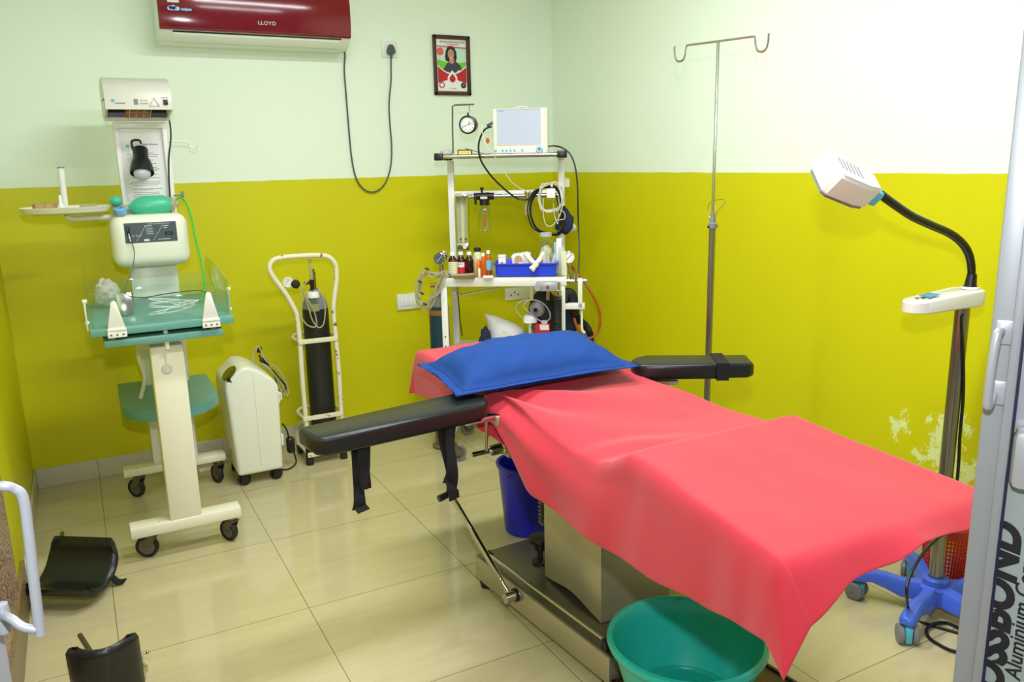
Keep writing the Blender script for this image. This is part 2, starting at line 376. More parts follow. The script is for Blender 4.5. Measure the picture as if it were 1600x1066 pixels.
def jointed(m):
    nt = m.node_tree; b = nt.nodes['Principled BSDF']; src = b.inputs['Base Color'].links[0].from_socket; L = nt.links.new
    g = nt.nodes.new('ShaderNodeNewGeometry'); sp = nt.nodes.new('ShaderNodeSeparateXYZ'); L(g.outputs['Position'], sp.inputs[0]); out = []
    for ax in 'XY':
        p = nt.nodes.new('ShaderNodeMath'); p.operation = 'PINGPONG'; p.inputs[1].default_value = .3; L(sp.outputs[ax], p.inputs[0]); out.append(p.outputs[0])
    mn = nt.nodes.new('ShaderNodeMath'); mn.operation = 'MINIMUM'; L(out[0], mn.inputs[0]); L(out[1], mn.inputs[1])
    lt = nt.nodes.new('ShaderNodeMath'); lt.operation = 'LESS_THAN'; lt.inputs[1].default_value = .0012; L(mn.outputs[0], lt.inputs[0])
    mx = nt.nodes.new('ShaderNodeMix'); mx.data_type = 'RGBA'; mx.inputs[7].default_value = rgb((120, 108, 84)); L(lt.outputs[0], mx.inputs[0]); L(src, mx.inputs[6]); L(mx.outputs[2], b.inputs['Base Color'])
jointed(M['skirt'])
M['ceil'] = mat('white_ceiling_paint', (232, 236, 226), .7)
YF = -3.45
struct('floor', MB().bx(XL-.1, XR+.1, -5.2, YB+.1, -.1, 0), 'tiles')
struct('ceiling', MB().bx(XL-.1, XR+.1, YF, YB+.1, ZC, ZC+.1), 'ceil')
struct('wall_back', MB().bx(XL-.1, XR+.1, YB, YB+.1, 0, ZC), 'wall')
struct('wall_left', MB().bx(XL-.1, XL, YF, YB, 0, ZC), 'wall')
struct('wall_right', MB().bx(XR, XR+.1, YF, YB, 0, ZC), 'wallpeel')
struct('baseboard_back', MB().bx(XL+.010, XR-.010, YB-.010, YB-.0005, .0005, .1, bev=.002), 'skirt')
struct('baseboard_left', MB().bx(XL+.0005, XL+.010, -.62, YB-.0005, .0005, .1, bev=.002), 'skirt')
struct('baseboard_right', MB().bx(XR-.010, XR-.0005, YF, YB-.0005, .0005, .1, bev=.002), 'skirt')
# vertical joints in the back skirting
# pebble patterned sheet and speckled skirting at the near end of the left wall
def pebble(name, scale, c1, c2, rough):
    m = mat(name, c1, rough); nt = m.node_tree; b = nt.nodes['Principled BSDF']; L = nt.links.new
    tc = nt.nodes.new('ShaderNodeTexCoord'); v = nt.nodes.new('ShaderNodeTexVoronoi'); v.feature = 'DISTANCE_TO_EDGE'; v.inputs['Scale'].default_value = scale; L(tc.outputs['Object'], v.inputs['Vector'])
    r = nt.nodes.new('ShaderNodeMapRange'); r.inputs[1].default_value = .05; r.inputs[2].default_value = .16; L(v.outputs['Distance'], r.inputs[0])
    mx = nt.nodes.new('ShaderNodeMix'); mx.data_type = 'RGBA'; mx.inputs[6].default_value = rgb(c2); mx.inputs[7].default_value = rgb(c1); L(r.outputs[0], mx.inputs[0]); L(mx.outputs[2], b.inputs['Base Color'])
    return m
M['pebble'] = pebble('pebble_print_laminate', 70, (206, 180, 158), (110, 70, 52), .3)
M['speckle'] = pebble('gold_speckled_laminate', 160, (156, 132, 96), (112, 90, 66), .35)
struct('trim_1', MB().bx(XL+.0005, XL+.006, YF, -.845, .16, .60), 'pebble')
struct('trim_2', MB().bx(XL+.0005, XL+.014, YF, -.63, .0005, .159, bev=.002), 'speckle')

# ================================================================== air conditioner
def air_conditioner():
    x0, x1, z0 = .485, 1.385, 2.085
    t = Thing('air_conditioner', 'dark red wall mounted air conditioner with a white louvre, high on the back wall', 'air conditioner', ((x0+x1)/2, YB, z0))
    prof = [(0, 0), (-.12, 0), (-.165, .02), (-.20, .052), (-.205, .30), (0, .30)]
    T = frame((x0, YB-.001, z0), (0, 1, 0), (0, 0, 1))
    t.p('body', MB().prism(prof, T, x1-x0, bev=.006), 'acwhite')
    pr = [(-.196, .050), (-.217, .060), (-.226, .10), (-.224, .20), (-.212, .285), (-.206, .29), (-.206, .05)]
    t.p('front_panel', MB().prism([(a, b) for a, b in pr], frame((x0+.004, YB-.001, z0), (0, 1, 0), (0, 0, 1)), x1-x0-.008, bev=.004), 'red')
    # louvre slot and flap on the sloping underside
    a = V((0, YB-.122, z0+.0015)); b = V((0, YB-.198, z0+.050)); d = (b-a)
    def quadstrip(xa, xb, f0, f1, off, th):
        nn = V((0, -d.z, d.y)).normalized()*-1
        if nn.z > 0: nn = -nn
        o = V((xa, 0, 0))+a+d*f0+nn*off
        return frame(o, (1, 0, 0), d), (xb-xa, d.length*(f1-f0), th)
    mb = MB(); T, s = quadstrip(x0+.06, x1-.05, .10, .985, .0005, 0); mb.box((s[0]/2, s[1]/2, 0), (s[0], s[1], .004), T=T)
    t.p('air_outlet', mb, 'black')
    mb = MB(); T, s = quadstrip(x0+.065, x1-.055, .24, .80, .004, 0); mb.box((s[0]/2, s[1]/2, 0), (s[0], s[1], .006), T=T, bev=.002)
    t.p('louvre', mb, 'acwhite')
    yf = YB-.2285
    t.p('lettering', text_mb('LLOYD', .024, frame((.966, yf, 2.181), (1, 0, 0), (0, 0, 1)), th=.002, space=1.2), 'print')
    st = MB(); P = Yp(271, 13, yf); Tf = frame((P.x, yf+.003, P.z), (1, 0, 0), (0, 0, 1)); st.prism(rrect(.052, .016, .007), Tf, .005)
    st.prism(disc(None, .010), Tf @ Matrix.Translation((0, .004, 0)), .005); st.prism(disc(None, .008), Tf @ Matrix.Translation((-.012, .003, 0)), .005)
    o = t.p('sticker', st, 'paleblue'); t.p('lettering', text_mb('WI-FI', .012, Tf @ Matrix.Translation((0, 0, .0056))), 'royal', o)
    st = MB(); P = Yp(291, 15, yf); Tf = frame((P.x, yf+.003, P.z), (1, 0, 0), (0, 0, 1)); st.prism(rrect(.046, .009, .003), Tf, .005); st.prism([(0, -.010), (.004, 0), (0, .010), (-.004, 0)], Tf, .0056)
    t.p('sticker', st, 'bluebtn')
    st = MB(); P = Yp(270, 1, yf); Tf = frame((P.x, yf+.003, P.z), (1, 0, 0), (0, 0, 1)); st.prism(rrect(.05, .014, .002), Tf, .005); t.p('sticker', st, 'heater')
air_conditioner()
# cord and plug
t = Thing('air_conditioner_cable', 'dark grey power cord looping from the air conditioner down and up to the wall socket', 'cable', (1.5, YB-.01, 1.4))
pts = [(535, 70), (539, 84), (538, 110), (541, 150), (545, 200), (550, 250), (558, 282), (572, 298), (588, 299), (602, 286), (610, 262), (612, 230), (609, 190), (608, 160), (611, 125), (611, 100), (611, 88)]
w3 = [Yp(x, y, YB-(.05 if i == 0 else .012)) for i, (x, y) in enumerate(pts)]
t.p('cord', MB().tube(w3, .0042, 8, 6), mat('grey_cord', (84, 88, 84), .5))
P = Yp(610, 78, YB-.018); mb = MB(); Tf = frame((P.x, YB-.0125, P.z), (1, 0, 0), (0, 0, 1))
mb.prism([(-.024, -.010), (-.020, -.020), (-.006, -.026), (.006, -.026), (.020, -.020), (.024, -.010), (.016, .012), (.008, .026), (-.008, .026), (-.016, .012)], Tf, .028, bev=.006)
mb.cyl(P+V((0, -.010, -.02)), P+V((0, -.008, -.045)), .008, .005)
t.p('plug', mb, 'slate')
P = Yp(608, 77, YB); t = Thing('wall_socket', 'square white wall socket behind the big dark plug, right of the air conditioner', 'socket', (P.x, YB, P.z-.04))
t.p('plate', MB().box((P.x, YB-.005, P.z), (.088, .009, .086), bev=.002), 'switch')
t.p('switch', MB().box((P.x-.026, YB-.0105, P.z+.02), (.018, .004, .026), bev=.001), 'labelwhite')
# switch box by the cart, socket strip behind the cart
a, b = Yp(619, 459, YB), Yp(656, 482, YB)
t = Thing('switch_board', 'white switch board low on the back wall, left of the steel instrument trolley', 'switch', ((a.x+b.x)/2, YB, b.z))
t.p('plate', MB().box(((a.x+b.x)/2, YB-.008, (a.z+b.z)/2), (b.x-a.x, .016, a.z-b.z-.01), bev=.003), 'switch')
for k in range(3):
    t.p('switch', MB().box((a.x+.028+k*.028, YB-.018, (a.z+b.z)/2), (.022, .005, .045), bev=.0015), 'labelwhite')
t.p('socket', MB().box((b.x-.025, YB-.0175, (a.z+b.z)/2), (.036, .004, .06), bev=.0015), 'labelwhite')
a, b = Yp(788, 452, YB), Yp(830, 464, YB)
t = Thing('wall_socket', 'white socket strip with dark pin holes low on the back wall behind the trolley table', 'socket', ((a.x+b.x)/2, YB, b.z))
t.p('plate', MB().box(((a.x+b.x)/2, YB-.006, (a.z+b.z)/2), (b.x-a.x, .012, .075), bev=.002), 'switch')
mb = MB()
for k in range(3): mb.cyl(((a.x+.04+k*.025), YB-.0135, (a.z+b.z)/2+(.01 if k == 1 else -.006)), ((a.x+.04+k*.025), YB-.011, (a.z+b.z)/2+(.01 if k == 1 else -.006)), .005, n=10)
t.p('pin_holes', mb, 'black')

# ================================================================== framed photograph
def picture():
    x0, x1, z0, z1 = 1.912, 2.138, 1.886, 2.208; cx = (x0+x1)/2; w = x1-x0; h = z1-z0; y = YB-.002
    t = Thing('framed_picture', 'dark framed blood donation poster showing a smiling woman in a grey sari', 'picture', (cx, YB, z0))
    F = frame((cx, y, (z0+z1)/2), (1, 0, 0), (0, 0, 1)); b = .019
    mb = MB()
    for (ax, ay, bw, bh) in ((0, h/2-b/2, w, b), (0, -h/2+b/2, w, b), (-w/2+b/2, 0, b, h), (w/2-b/2, 0, b, h)):
        mb.box((ax, ay, .008), (bw, bh, .018), T=F, bev=.004)
    t.p('frame', mb, 'brown')
    iw, ih = w-2*b+.004, h-2*b+.004
    t.p('gold_slip', MB().box((0, 0, .0015), (iw, ih, .003), T=F), 'brass')
    L = [0]
    def lay(poly, m, dx=0, dy=0, name='print', par=None):
        L[0] += 1; z = .005+L[0]*.00025
        return MBp(name, MB().prism(poly, F @ Matrix.Translation((dx, dy, 0)), z), m)
    def MBp(n, mb, m): return t.p(n, mb, m, paper) if n != 'poster' else t.p(n, mb, m)
    pw, ph = iw-.012, ih-.012
    paper = t.p('poster', MB().box((0, 0, .0030), (pw, ph, .0035), T=F), 'labelwhite')
    hw = pw/2
    lay([(-hw+.002, -.055), (hw-.002, -.055), (hw-.002, ph/2-.036), (-hw+.002, ph/2-.036)], 'printmint', name='backdrop')
    lay([(-hw+.002, -.055), (hw-.002, -.055), (hw-.002, .022), (-.01, .012), (-hw+.006, .032), (-hw+.002, .02)], 'printgreen', name='green_sofa')
    lay(disc(0, .021, 24), 'printcoral', -hw+.022, .074, 'red_balloon')
    lay([(-.055, -.07), (-.052, -.02), (-.03, .012), (0, .026), (.025, .024), (.055, .0), (.062, -.03), (.064, -.07)], 'sari', name='sari')
    lay([(.02, -.06), (.03, -.03), (.045, -.022), (.06, -.035), (.062, -.06)], 'printmint', name='blouse')
    lay([(-.038, .028), (-.04, .05), (-.032, .085), (-.018, .103), (.002, .106), (.02, .096), (.03, .07), (.032, .04), (.024, .024), (.01, .018), (-.02, .018)], 'hair', name='hair')
    lay([(-.016, .016), (-.014, .04), (.014, .04), (.014, .016), (0, .008)], 'skin', name='neck')
    lay(disc(0, .0195, 24, sy=1.35), 'skin', -.004, .062, 'face')
    lay([(-.011, .0), (-.004, -.003), (.006, -.002), (.012, .003), (.004, -.007), (-.006, -.006)], 'labelwhite', -.004, .046, 'smile')
    for s in (-1, 1): lay(disc(0, .0024, 10, sy=.6), 'ink', -.004+s*.008, .066, 'eye')
    # white curved cut and red wave at the foot
    lay([(-hw, -ph/2+.001), (hw, -ph/2+.001), (hw, .004)]+[(hw*c/10, -.040+.044*(c/10)**2) for c in range(9, -10, -1)]+[(-hw, .004)], 'labelwhite', name='white_curve')
    lay([(-hw+.002, -.095), (-.02, -.075), (-.012, -.045)]+[(-hw*c/10, -.047+.044*(c/10)**2) for c in range(2, 10)]+[(-hw+.002, -.006)], 'printred', name='red_wave')
    lay([(hw-.002, -.095), (.02, -.075), (.012, -.045)]+[(hw*c/10, -.047+.044*(c/10)**2) for c in range(2, 10)]+[(hw-.002, -.006)], 'printred', name='red_wave')
    def drop(s): return [(0, s*1.5)]+[(s*math.cos(math.radians(a)), s*math.sin(math.radians(a))) for a in range(25, -206, -15)]
    lay(drop(.030), 'labelwhite', 0, -.070, 'white_drop'); lay(drop(.019), 'printred', 0, -.072, 'blood_drop')
    lay(disc(0, .017, 24), 'printred', -hw+.024, -.106, 'round_badge'); lay(disc(0, .011, 24), 'labelwhite', -hw+.024, -.106, 'badge_centre')
    lay(disc(0, .016, 24), 'ink', hw-.023, -.106, 'round_badge'); lay(disc(0, .006, 16), 'brass', hw-.023, -.106, 'badge_centre')
    lay([(-hw+.002, ph/2-.038), (hw-.002, ph/2-.044), (hw-.002, ph/2-.04), (-hw+.002, ph/2-.034)], 'printred', name='red_line')
    for s, sz, y2, m in (('BLOOD DONATION CAMP', .0125, ph/2-.013, 'ink'), ('14TH JUNE 2019', .0105, ph/2-.026, 'printred'), ('Dr. K. K. Reddy', .006, -.124, 'ink')):
        t.p('lettering', text_mb(s, sz, F @ Matrix.Translation((.006 if y2 > 0 else 0, y2, .0125)), th=.0003), m, paper)
picture()

# ================================================================== castors
def castor(t, c, R, ang, wd=.024, top=None, wheelmat=('rubber', 'tread'), forkmat='steeldark', name='castor'):
    """c: contact point on the floor; ang: rolling direction; top: z of the mounting plate"""
    c = V(c); top = c.z+2*R+.02 if top is None else top
    d = V((math.cos(ang), math.sin(ang), 0)); s = V((-d.y, d.x, 0)); hub = c+V((0, 0, R)); piv = hub-d*R*.55
    mb = MB(); mb.cyl(V((piv.x, piv.y, top-.006)), V((piv.x, piv.y, top)), .02, n=16); mb.cyl(V((piv.x, piv.y, top-.014)), V((piv.x, piv.y, top-.005)), .014, n=16)
    for sg in (-1, 1):
        o = hub+s*sg*(wd/2+.004)
        T = frame(o-s*.0015, d, (0, 0, 1)); hh = top-.012-hub.z
        mb.prism([(-R*.22, -R*.22), (R*.22, -R*.22), (R*.25, R*.1), (-R*.1, hh), (-R*.95, hh), (-R*.75, hh*.6)], T, .003)
    mb.box((piv.x, piv.y, top-.013), (R*1.0, wd+.012, .003), rot=Matrix.Rotation(ang, 3, 'Z'))
    mb.cyl(hub-s*(wd/2+.008), hub+s*(wd/2+.008), .005, n=10)
    k = t.p(name, mb, forkmat)
    mb = MB(); h = wd/2
    mb.lathe([(R*.70, -h*.8), (R*.9, -h), (R*.98, -h*.6), (R, 0), (R*.98, h*.6), (R*.9, h), (R*.70, h*.8), (R*.70, -h*.8)], hub, s, 28)
    mb.mi = 1; mb.lathe([(.004, -h*.75), (R*.3, -h*.75), (R*.35, -h*.5), (R*.7, -h*.6), (R*.72, 0), (R*.7, h*.6), (R*.35, h*.5), (R*.3, h*.75), (.004, h*.75)], hub, s, 28)
    t.p('wheel', mb, list(wheelmat), k)
    return k
def twin_castor(t, c, R, ang, top, c1='black', c2='black', parent=None):
    c = V(c); d = V((math.cos(ang), math.sin(ang), 0)); s = V((-d.y, d.x, 0)); hub = c+V((0, 0, R))
    mb = MB(); mb.box(hub+V((0, 0, R*.15)), (R*1.5, R*.5, R*1.5), rot=Matrix.Rotation(ang, 3, 'Z'), bev=R*.2); mb.cyl(hub, V((hub.x, hub.y, top)), .007, n=12)
    k = t.p('castor', mb, c2, parent)
    if parent is None:
        for sg in (-1, 1): t.p('wheel', MB().lathe([(.002, -R*.16), (R*.85, -R*.22), (R, -R*.12), (R, R*.12), (R*.85, R*.22), (.002, R*.26)], hub+s*sg*R*.5, s*sg, 24), c1, k)
    else:
        mb = MB()
        for sg in (-1, 1): mb.lathe([(.002, -R*.16), (R*.85, -R*.22), (R, -R*.12), (R, R*.12), (R*.85, R*.22), (.002, R*.26)], hub+s*sg*R*.5, s*sg, 24)
    return k
# ================================================================== infant warmer
def warmer():
    t = Thing('infant_warmer', 'cream radiant infant warmer with heater hood, control box and clear walled cot', 'infant warmer', (.30, -.1, 0))
    W = t
    for (x0, x1, y0, y1, z0, z1) in ((.086, .502, -.545, -.462, .106, .152), (.102, .556, .155, .235, .116, .152)):
        c = rrect(y1-y0, z1-z0, .008, 2)
        t.p('foot_bar', MB().prism(c, frame((x0, (y0+y1)/2, (z0+z1)/2), (0, 1, 0), (0, 0, 1)), x1-x0, bev=.004), 'cream')
    castor(t, (.141, -.485, 0), .045, 2.75, .026, .106); castor(t, (.452, -.50, 0), .045, 2.1, .026, .106)
    castor(t, (.150, .205, 0), .045, 2.3, .026, .116); castor(t, (.513, .195, 0), .045, 1.9, .026, .116)
    t.p('front_column', MB().bx(.232, .352, -.540, -.472, .15, .857, bev=.008), 'cream')
    P = Yp(261, 577, -.541)
    mb = MB(); mb.lathe([(.0, .004), (.016, .004), (.019, 0), (.021, 0), (.021, -.002)], (P.x, -.541, P.z), (0, -1, 0), 24); mb.box((P.x-.001, -.541, P.z+.038), (.005, .002, .034))
    t.p('height_knob', mb, 'heater')
    t.p('tilt_pin', MB().cyl((.292, -.575, .85), (.292, -.57, .93), .0085, n=12), 'white')
    t.p('rear_column', MB().bx(.235, .435, .19, .26, .15, 1.12, bev=.008), 'white')
    # D shaped equipment shelf
    pts = [(.128, .30), (.122, -.09)]+[(.318-.196*math.cos(a), -.09-.19*math.sin(a)) for a in [math.pi*k/18 for k in range(1, 18)]]+[(.514, -.12), (.520, .27)]
    t.p('equipment_shelf', MB().prism(pts[::-1], frame((0, 0, .487), (1, 0, 0), (0, 1, 0)), .048, bev=.003), 'teal')
    t.p('support_tube', MB().tube([Yp(215, 538, -.05), Yp(217, 560, -.05), (Yp(226, 590, -.05)), V((.205, -.03, .535))], .009, 10), 'cream')
    # cot
    sb = t.p('lower_board', MB().bx(.081, .493, -.60, .05, .885, .911, bev=.003), 'teal')
    cb = t.p('cot_base', MB().bx(.042, .536, -.605, .09, .929, .957, bev=.003), 'teal')
    t.p('rail', MB().bx(.10, .12, -.59, .04, .911, .929), 'steeldark'); t.p('rail', MB().bx(.45, .47, -.59, .04, .911, .929), 'steeldark')
    zt = 1.098; th = .005
    t.p('cot_front_panel', MB().bx(.052, .528, -.590, -.585, .957, zt, bev=.0015), 'acrylic')
    t.p('cot_back_panel', MB().bx(.052, .528, .04, .045, .957, 1.06, bev=.0015), 'acrylic')
    side = [(-.584, .957), (-.584, 1.098), (-.30, 1.128), (-.13, 1.140), (-.06, 1.136), (-.02, 1.10), (.035, 1.06), (.035, .957)]
    for x in (.050, .526): t.p('cot_side_panel', MB().prism(side, frame((x, 0, 0), (0, 1, 0), (0, 0, 1)), .005, bev=.0015), 'acrylic')
    def clip(cx, y, zb, zt2, ax=(1, 0, 0), nn=-1):
        T = frame((cx, y, zb) if ax[0] else (y, cx, zb), ax, (0, 0, 1)); h = zt2-zb
        mb = MB(); mb.prism([(-.030, .026), (-.010, h-.012)]+[(.010*math.cos(math.radians(a)), h-.012+.010*math.sin(math.radians(a))) for a in (150, 120, 90, 60, 30)]+[(.010, h-.012), (.030, .026)], T, .005, bev=.001)
        mb.prism(rrect(.064, .024, .003, 2, 0, .009), T, .007, bev=.001); mb.prism(rrect(.064, .009, .003, 2, 0, .0265), T, .010, bev=.001)
        k = W.p('panel_clip', mb, 'white'); m2 = MB()
        for dx in (-.02, 0, .02): m2.prism(disc(0, .0036, 10), T @ Matrix.Translation((dx, .008, 0)), .0085)
        W.p('screw', m2, 'steeldark', k)
    clip(.128, -.606, .925, 1.058); clip(.452, -.606, .925, 1.060)
    for x, s in ((.036, -1), (.541, 1)):
        mb = MB(); mb.bx(x-.003, x+.003, -.50, -.47, .935, 1.04, bev=.001); mb.cyl((x-.006, -.485, 1.045), (x+.010, -.485, 1.045), .008, n=12); mb.cyl((x-.006, -.485, .965), (x+.008, -.485, .965), .007, n=12)
        t.p('side_clip', mb, 'white')
    # control box
    a, b = Yp(169, 338, .06), Yp(302, 415, .06)
    x0, x1, z0, z1 = a.x, b.x-.002, b.z+.006, a.z
    mb = MB(); mb.box(((x0+x1)/2, .165, (z0+z1)/2), (x1-x0, .21, z1-z0), bev=.048, seg=5); kb = t.p('control_box', mb, 'offwhite', angle=60)
    cx = (Yp(194, 360, .06).x+Yp(276, 360, .06).x)/2; pz = Yp(234, 363, .06).z; T = frame((cx, .0605, pz), (1, 0, 0), (0, 0, 1))
    pw = Yp(276, 360, .06).x-Yp(194, 360, .06).x
    pn = t.p('control_panel', MB().prism(rrect(pw, .086, .002, 2), T, .002), 'slate', kb)
    mb = MB()
    for s in (-.040, .028): mb.prism([(s-.022, -.036), (s-.0208, -.036), (s+.0222, .030), (s+.021, .030)], T, .0026)
    for k, (u, v, ww) in enumerate(((-.01, .028, .03), (-.005, .018, .026), (-.006, .010, .028), (-.004, .002, .026), (-.004, -.006, .03), (.06, .018, .016), (.062, .026, .02), (.05, -.032, .05))): mb.prism(rrect(ww, .0022, .0005, 1, u, v), T, .0026)
    for u in (-.072, -.058, -.044): mb.prism([(u+.004*math.cos(q*.524), -.012+.004*math.sin(q*.524)) for q in range(12)]+[(u+.003*math.cos(-q*.524), -.012+.003*math.sin(-q*.524)) for q in range(12)], T, .0024)
    mb.prism(rrect(.022, .009, .001, 1, -.02, -.033), T, .003)
    t.p('panel_print', mb, 'print', kb)
    t.p('temperature_display', MB().prism(rrect(.032, .015, .001, 1, .072, -.008), T, .003), 'display', kb)
    t.p('panel_lettering', text_mb('Servo Controlled Warmer', .008, T @ Matrix.Translation((.035, .036, .0026))), 'print', kb)
    t.p('display_digits', text_mb('888', .012, T @ Matrix.Translation((.072, -.008, .0032))), mat('dim_green_digits', (30, 110, 80), .4), kb)
    mb = MB(); mb.prism(rrect(.013, .040, .002, 2, -.096+.006, .012), T, .008, bev=.001)
    t.p('probe_socket', mb, 'black', kb)
    q = T @ V((-.09, .0, .012))
    t.p('probe_plug', MB().cyl(q, q+V((.004, -.006, -.035)), .0035, .0025, n=10), 'chrome', kb)
    # tower
    a, b = Yp(178, 197, .19), Yp(259, 197, .19); x0, x1 = .243, .45; zt = a.z+.012
    mb = MB(); mb.bx(x0, x1, .205, .215, 1.10, zt); mb.bx(x0-.002, x0+.016, .185, .235, 1.10, zt, bev=.002); mb.bx(x1-.016, x1+.002, .185, .235, 1.10, zt, bev=.002); mb.bx(x0-.004, x1+.004, .182, .237, zt-.022, zt+.005, bev=.003)
    tw = t.p('tower', mb, 'white')
    T = frame((.345, .2045, 1.47), (1, 0, 0), (0, 0, 1)); pp = MB().prism(rrect(.16, .33, .002, 1, 0, 0), T, .001); no = t.p('notice_sheet', pp, 'labelwhite', tw)
    mb = MB(); rnd = random.Random(3); y = .115
    while y > -.155:
        for seg_ in range(1): mb.prism(rrect(rnd.uniform(.07, .135), .0022, .0004, 1, rnd.uniform(-.006, .006)-.0, y), T, .0013)
        y -= rnd.choice((.0075, .0075, .0075, .016))
    t.p('sheet_print', mb, 'greyink', tw)
    mb = MB(); mb.prism(disc(0, .008, 16, sy=.8), T @ Matrix.Translation((-.058, .145, 0)), .0014); t.p('round_logo', mb, 'aqua', tw)
    t.p('sheet_lettering', text_mb('CLEANING', .009, T @ Matrix.Translation((.0, -.045, .0014)), space=1.3), 'greyink', tw)
    t.p('sheet_heading', text_mb('Infant Warmer', .011, T @ Matrix.Translation((.035, .152, .0014))), 'ink', tw)
    # heater hood
    xa, xb = .208, .466; zb = 1.757; zl = Yp(210, 186, .18).z
    prof = [(-.02, zb), (-.02, zb+.058), (0.0, zb+.095), (.04, zb+.122), (.10, zb+.135), (.20, zb+.138), (.28, zb+.12), (.28, zl+.01), (.19, zl+.01), (.185, zb+.05), (.0, zb+.05), (-.005, zb)]
    hd = t.p('heater_hood', MB().prism(prof, frame((xa, 0, 0), (0, 1, 0), (0, 0, 1)), xb-xa, bev=.003), 'heater')
    t.p('reflector', MB().bx(xa+.012, xb-.012, .165, .175, zl+.006, zb+.045), 'black', hd)
    mb = MB()
    for x in (xa, xb-.010): mb.prism([(-.018, zb), (.19, zl-.002), (.19, zb+.04), (-.018, zb+.04)], frame((x, 0, 0), (0, 1, 0), (0, 0, 1)), .010, bev=.001)
    mb.bx(xa, xb, .165, .19, zl-.008, zl+.008, bev=.002); t.p('hood_lip', mb, 'heater', hd)
    mb = MB(); mb.cyl((.29, .14, zl+.026), (.385, .14, zl+.026), .020, n=16); t.p('heating_element', mb, 'goldbox', hd)
    mb = MB()
    for x in (.30, .327, .355, .382): mb.tube([(x, .0, zb+.002), (x, .09, (zl+zb)/2-.012), (x, .165, zl+.002)], .0013, 6, 5)
    t.p('guard_wire', mb, 'chrome', hd)
    T = frame((.337, -.0205, zb+.030), (1, 0, 0), (0, 0, 1))
    t.p('rocker_switch', MB().prism(rrect(.017, .021, .001, 1, .102, .0), T, .006, bev=.001), 'black', hd)
    mb = MB(); mb.prism(disc(0, .008, 16, sy=.75), T @ Matrix.Translation((-.098, .004, 0)), .001); t.p('round_logo', mb, 'aqua', hd)
    mb = MB()
    mb.prism([(.036, -.018), (.078, -.018), (.058, .018), (.0575, .0155), (.0745, -.0165), (.0395, -.0165), (.0575, .0155), (.058, .018)], T, .001)
    mb.prism(rrect(.016, .022, .001, 1, -.012, 0), T, .001); mb.prism(rrect(.03, .0018, .0004, 1, .018, .006), T, .001); mb.prism(rrect(.03, .0018, .0004, 1, .10, .018), T, .001); mb.prism(rrect(.038, .004, .001, 1, -.072, -.006), T, .0008)
    t.p('hood_print', mb, 'greyink', hd); t.p('hood_lettering', text_mb('CE 0120', .009, T @ Matrix.Translation((.018, -.006, .001))), 'greyink', hd)
    # arm with hook, cord, side tray
    hk = [Yp(259, 221, .22), Yp(280, 221, .22), Yp(293, 222, .22), Yp(296, 228, .22), Yp(301, 231, .22), Yp(306, 228, .22), Yp(308, 220, .22)]
    t.p('drip_hook', MB().tube(hk, .0042, 8, 5), 'white')
    t.p('side_post', MB().bx(.452, .462, .222, .232, 1.10, 1.72), 'white')
    cr = [Yp(259, 178, .2), Yp(265, 190, .18), Yp(267, 215, .18), Yp(264, 245, .18), Yp(264, 280, .18), Yp(266, 310, .18), Yp(268, 334, .19)]
    t.p('mains_cord', MB().tube(cr, .0035, 8, 6), 'black')
    c = Yp(103, 327, .10); tz = c.z-.02
    def oval(rx, ry, z): return [V((c.x+rx*(abs(math.cos(a))**.8)*math.copysign(1, math.cos(a)), .10+ry*(abs(math.sin(a))**.8)*math.copysign(1, math.sin(a)), z)) for a in [2*math.pi*k/48 for k in range(48)]]
    mb = MB(); mb.grid([oval(.002, .001, tz), oval(.13, .085, tz), oval(.158, .112, tz+.008), oval(.172, .124, tz+.030), oval(.168, .121, tz+.031), oval(.154, .108, tz+.012), oval(.13, .085, tz+.006), oval(.002, .001, tz+.006)], closed_u=True)
    t.p('side_tray', mb, 'cream')
    t.p('tray_arm', MB().tube([(c.x+.0, .10, tz-.004), (c.x+.01, .11, tz-.020), (c.x+.06, .13, tz-.024), (.20, .15, tz-.022)], .011, 12), 'white')
    p0, p1 = Yp(100, 312, .15), Yp(95, 263, .15)
    t.p('tray_post', MB().cyl((p0.x, .15, tz+.004), p1, .013, n=18), 'white'); t.p('post_cap', MB().cyl(p1, p1+V((0, 0, .005)), .014, n=18), 'grey')
    return t, tz
WARM, TZ = warmer()
# things on the side tray
P = Yp(75, 316, .08); T = Matrix.Translation((P.x-.005, .10, TZ+.0065)) @ Matrix.Rotation(.2, 4, 'Z')
solo('carton', MB().box((0, 0, .020), (.10, .07, .038), T=T, bev=.002), 'card', 'brown cardboard packet lying on the warmer side tray', 'box')
P = Yp(92, 310, .03)
mb = MB(); mb.lathe([(.0, 0), (.015, 0), (.015, .024), (.010, .036), (.007, .040), (.005, .070), (.002, .074)], (P.x+.004, .045, TZ+.0065), n=18)
solo('dropper_bottle', mb, 'labelwhite', 'small white dropper bottle with a long tip standing on the warmer side tray', 'bottle')
P = Yp(72, 318, .03); mb = MB(); mb.lathe([(0, 0), (.009, 0), (.009, .026), (.005, .030), (.005, .038), (.008, .038), (.008, .044), (0, .044)], (P.x-.006, .03, TZ+.0065), n=16)
solo('glass_vial', mb, 'glass', 'little clear glass vial with a metal cap on the warmer side tray', 'vial')
mb = MB(); q = Yp(130, 318, .05)
for k, (dx, dy, ang, L) in enumerate(((0, 0, .2, .10), (.01, .03, -.3, .09))):
    s = V((q.x-.02+dx, .07+dy, TZ+.016+k*.014)); d = V((math.cos(ang), math.sin(ang), .05))*L
    m2 = MB(); m2.cyl(s, s+d*.7, .0075, n=12); m2.cyl(s+d*.7, s+d, .002, n=8); m2.cyl(s-d*.02, s, .012, n=12)
    solo('syringe', m2, 'tubing', ('clear syringe lying flat on the warmer side tray' if k == 0 else 'clear syringe lying across another on the warmer side tray'), 'syringe')
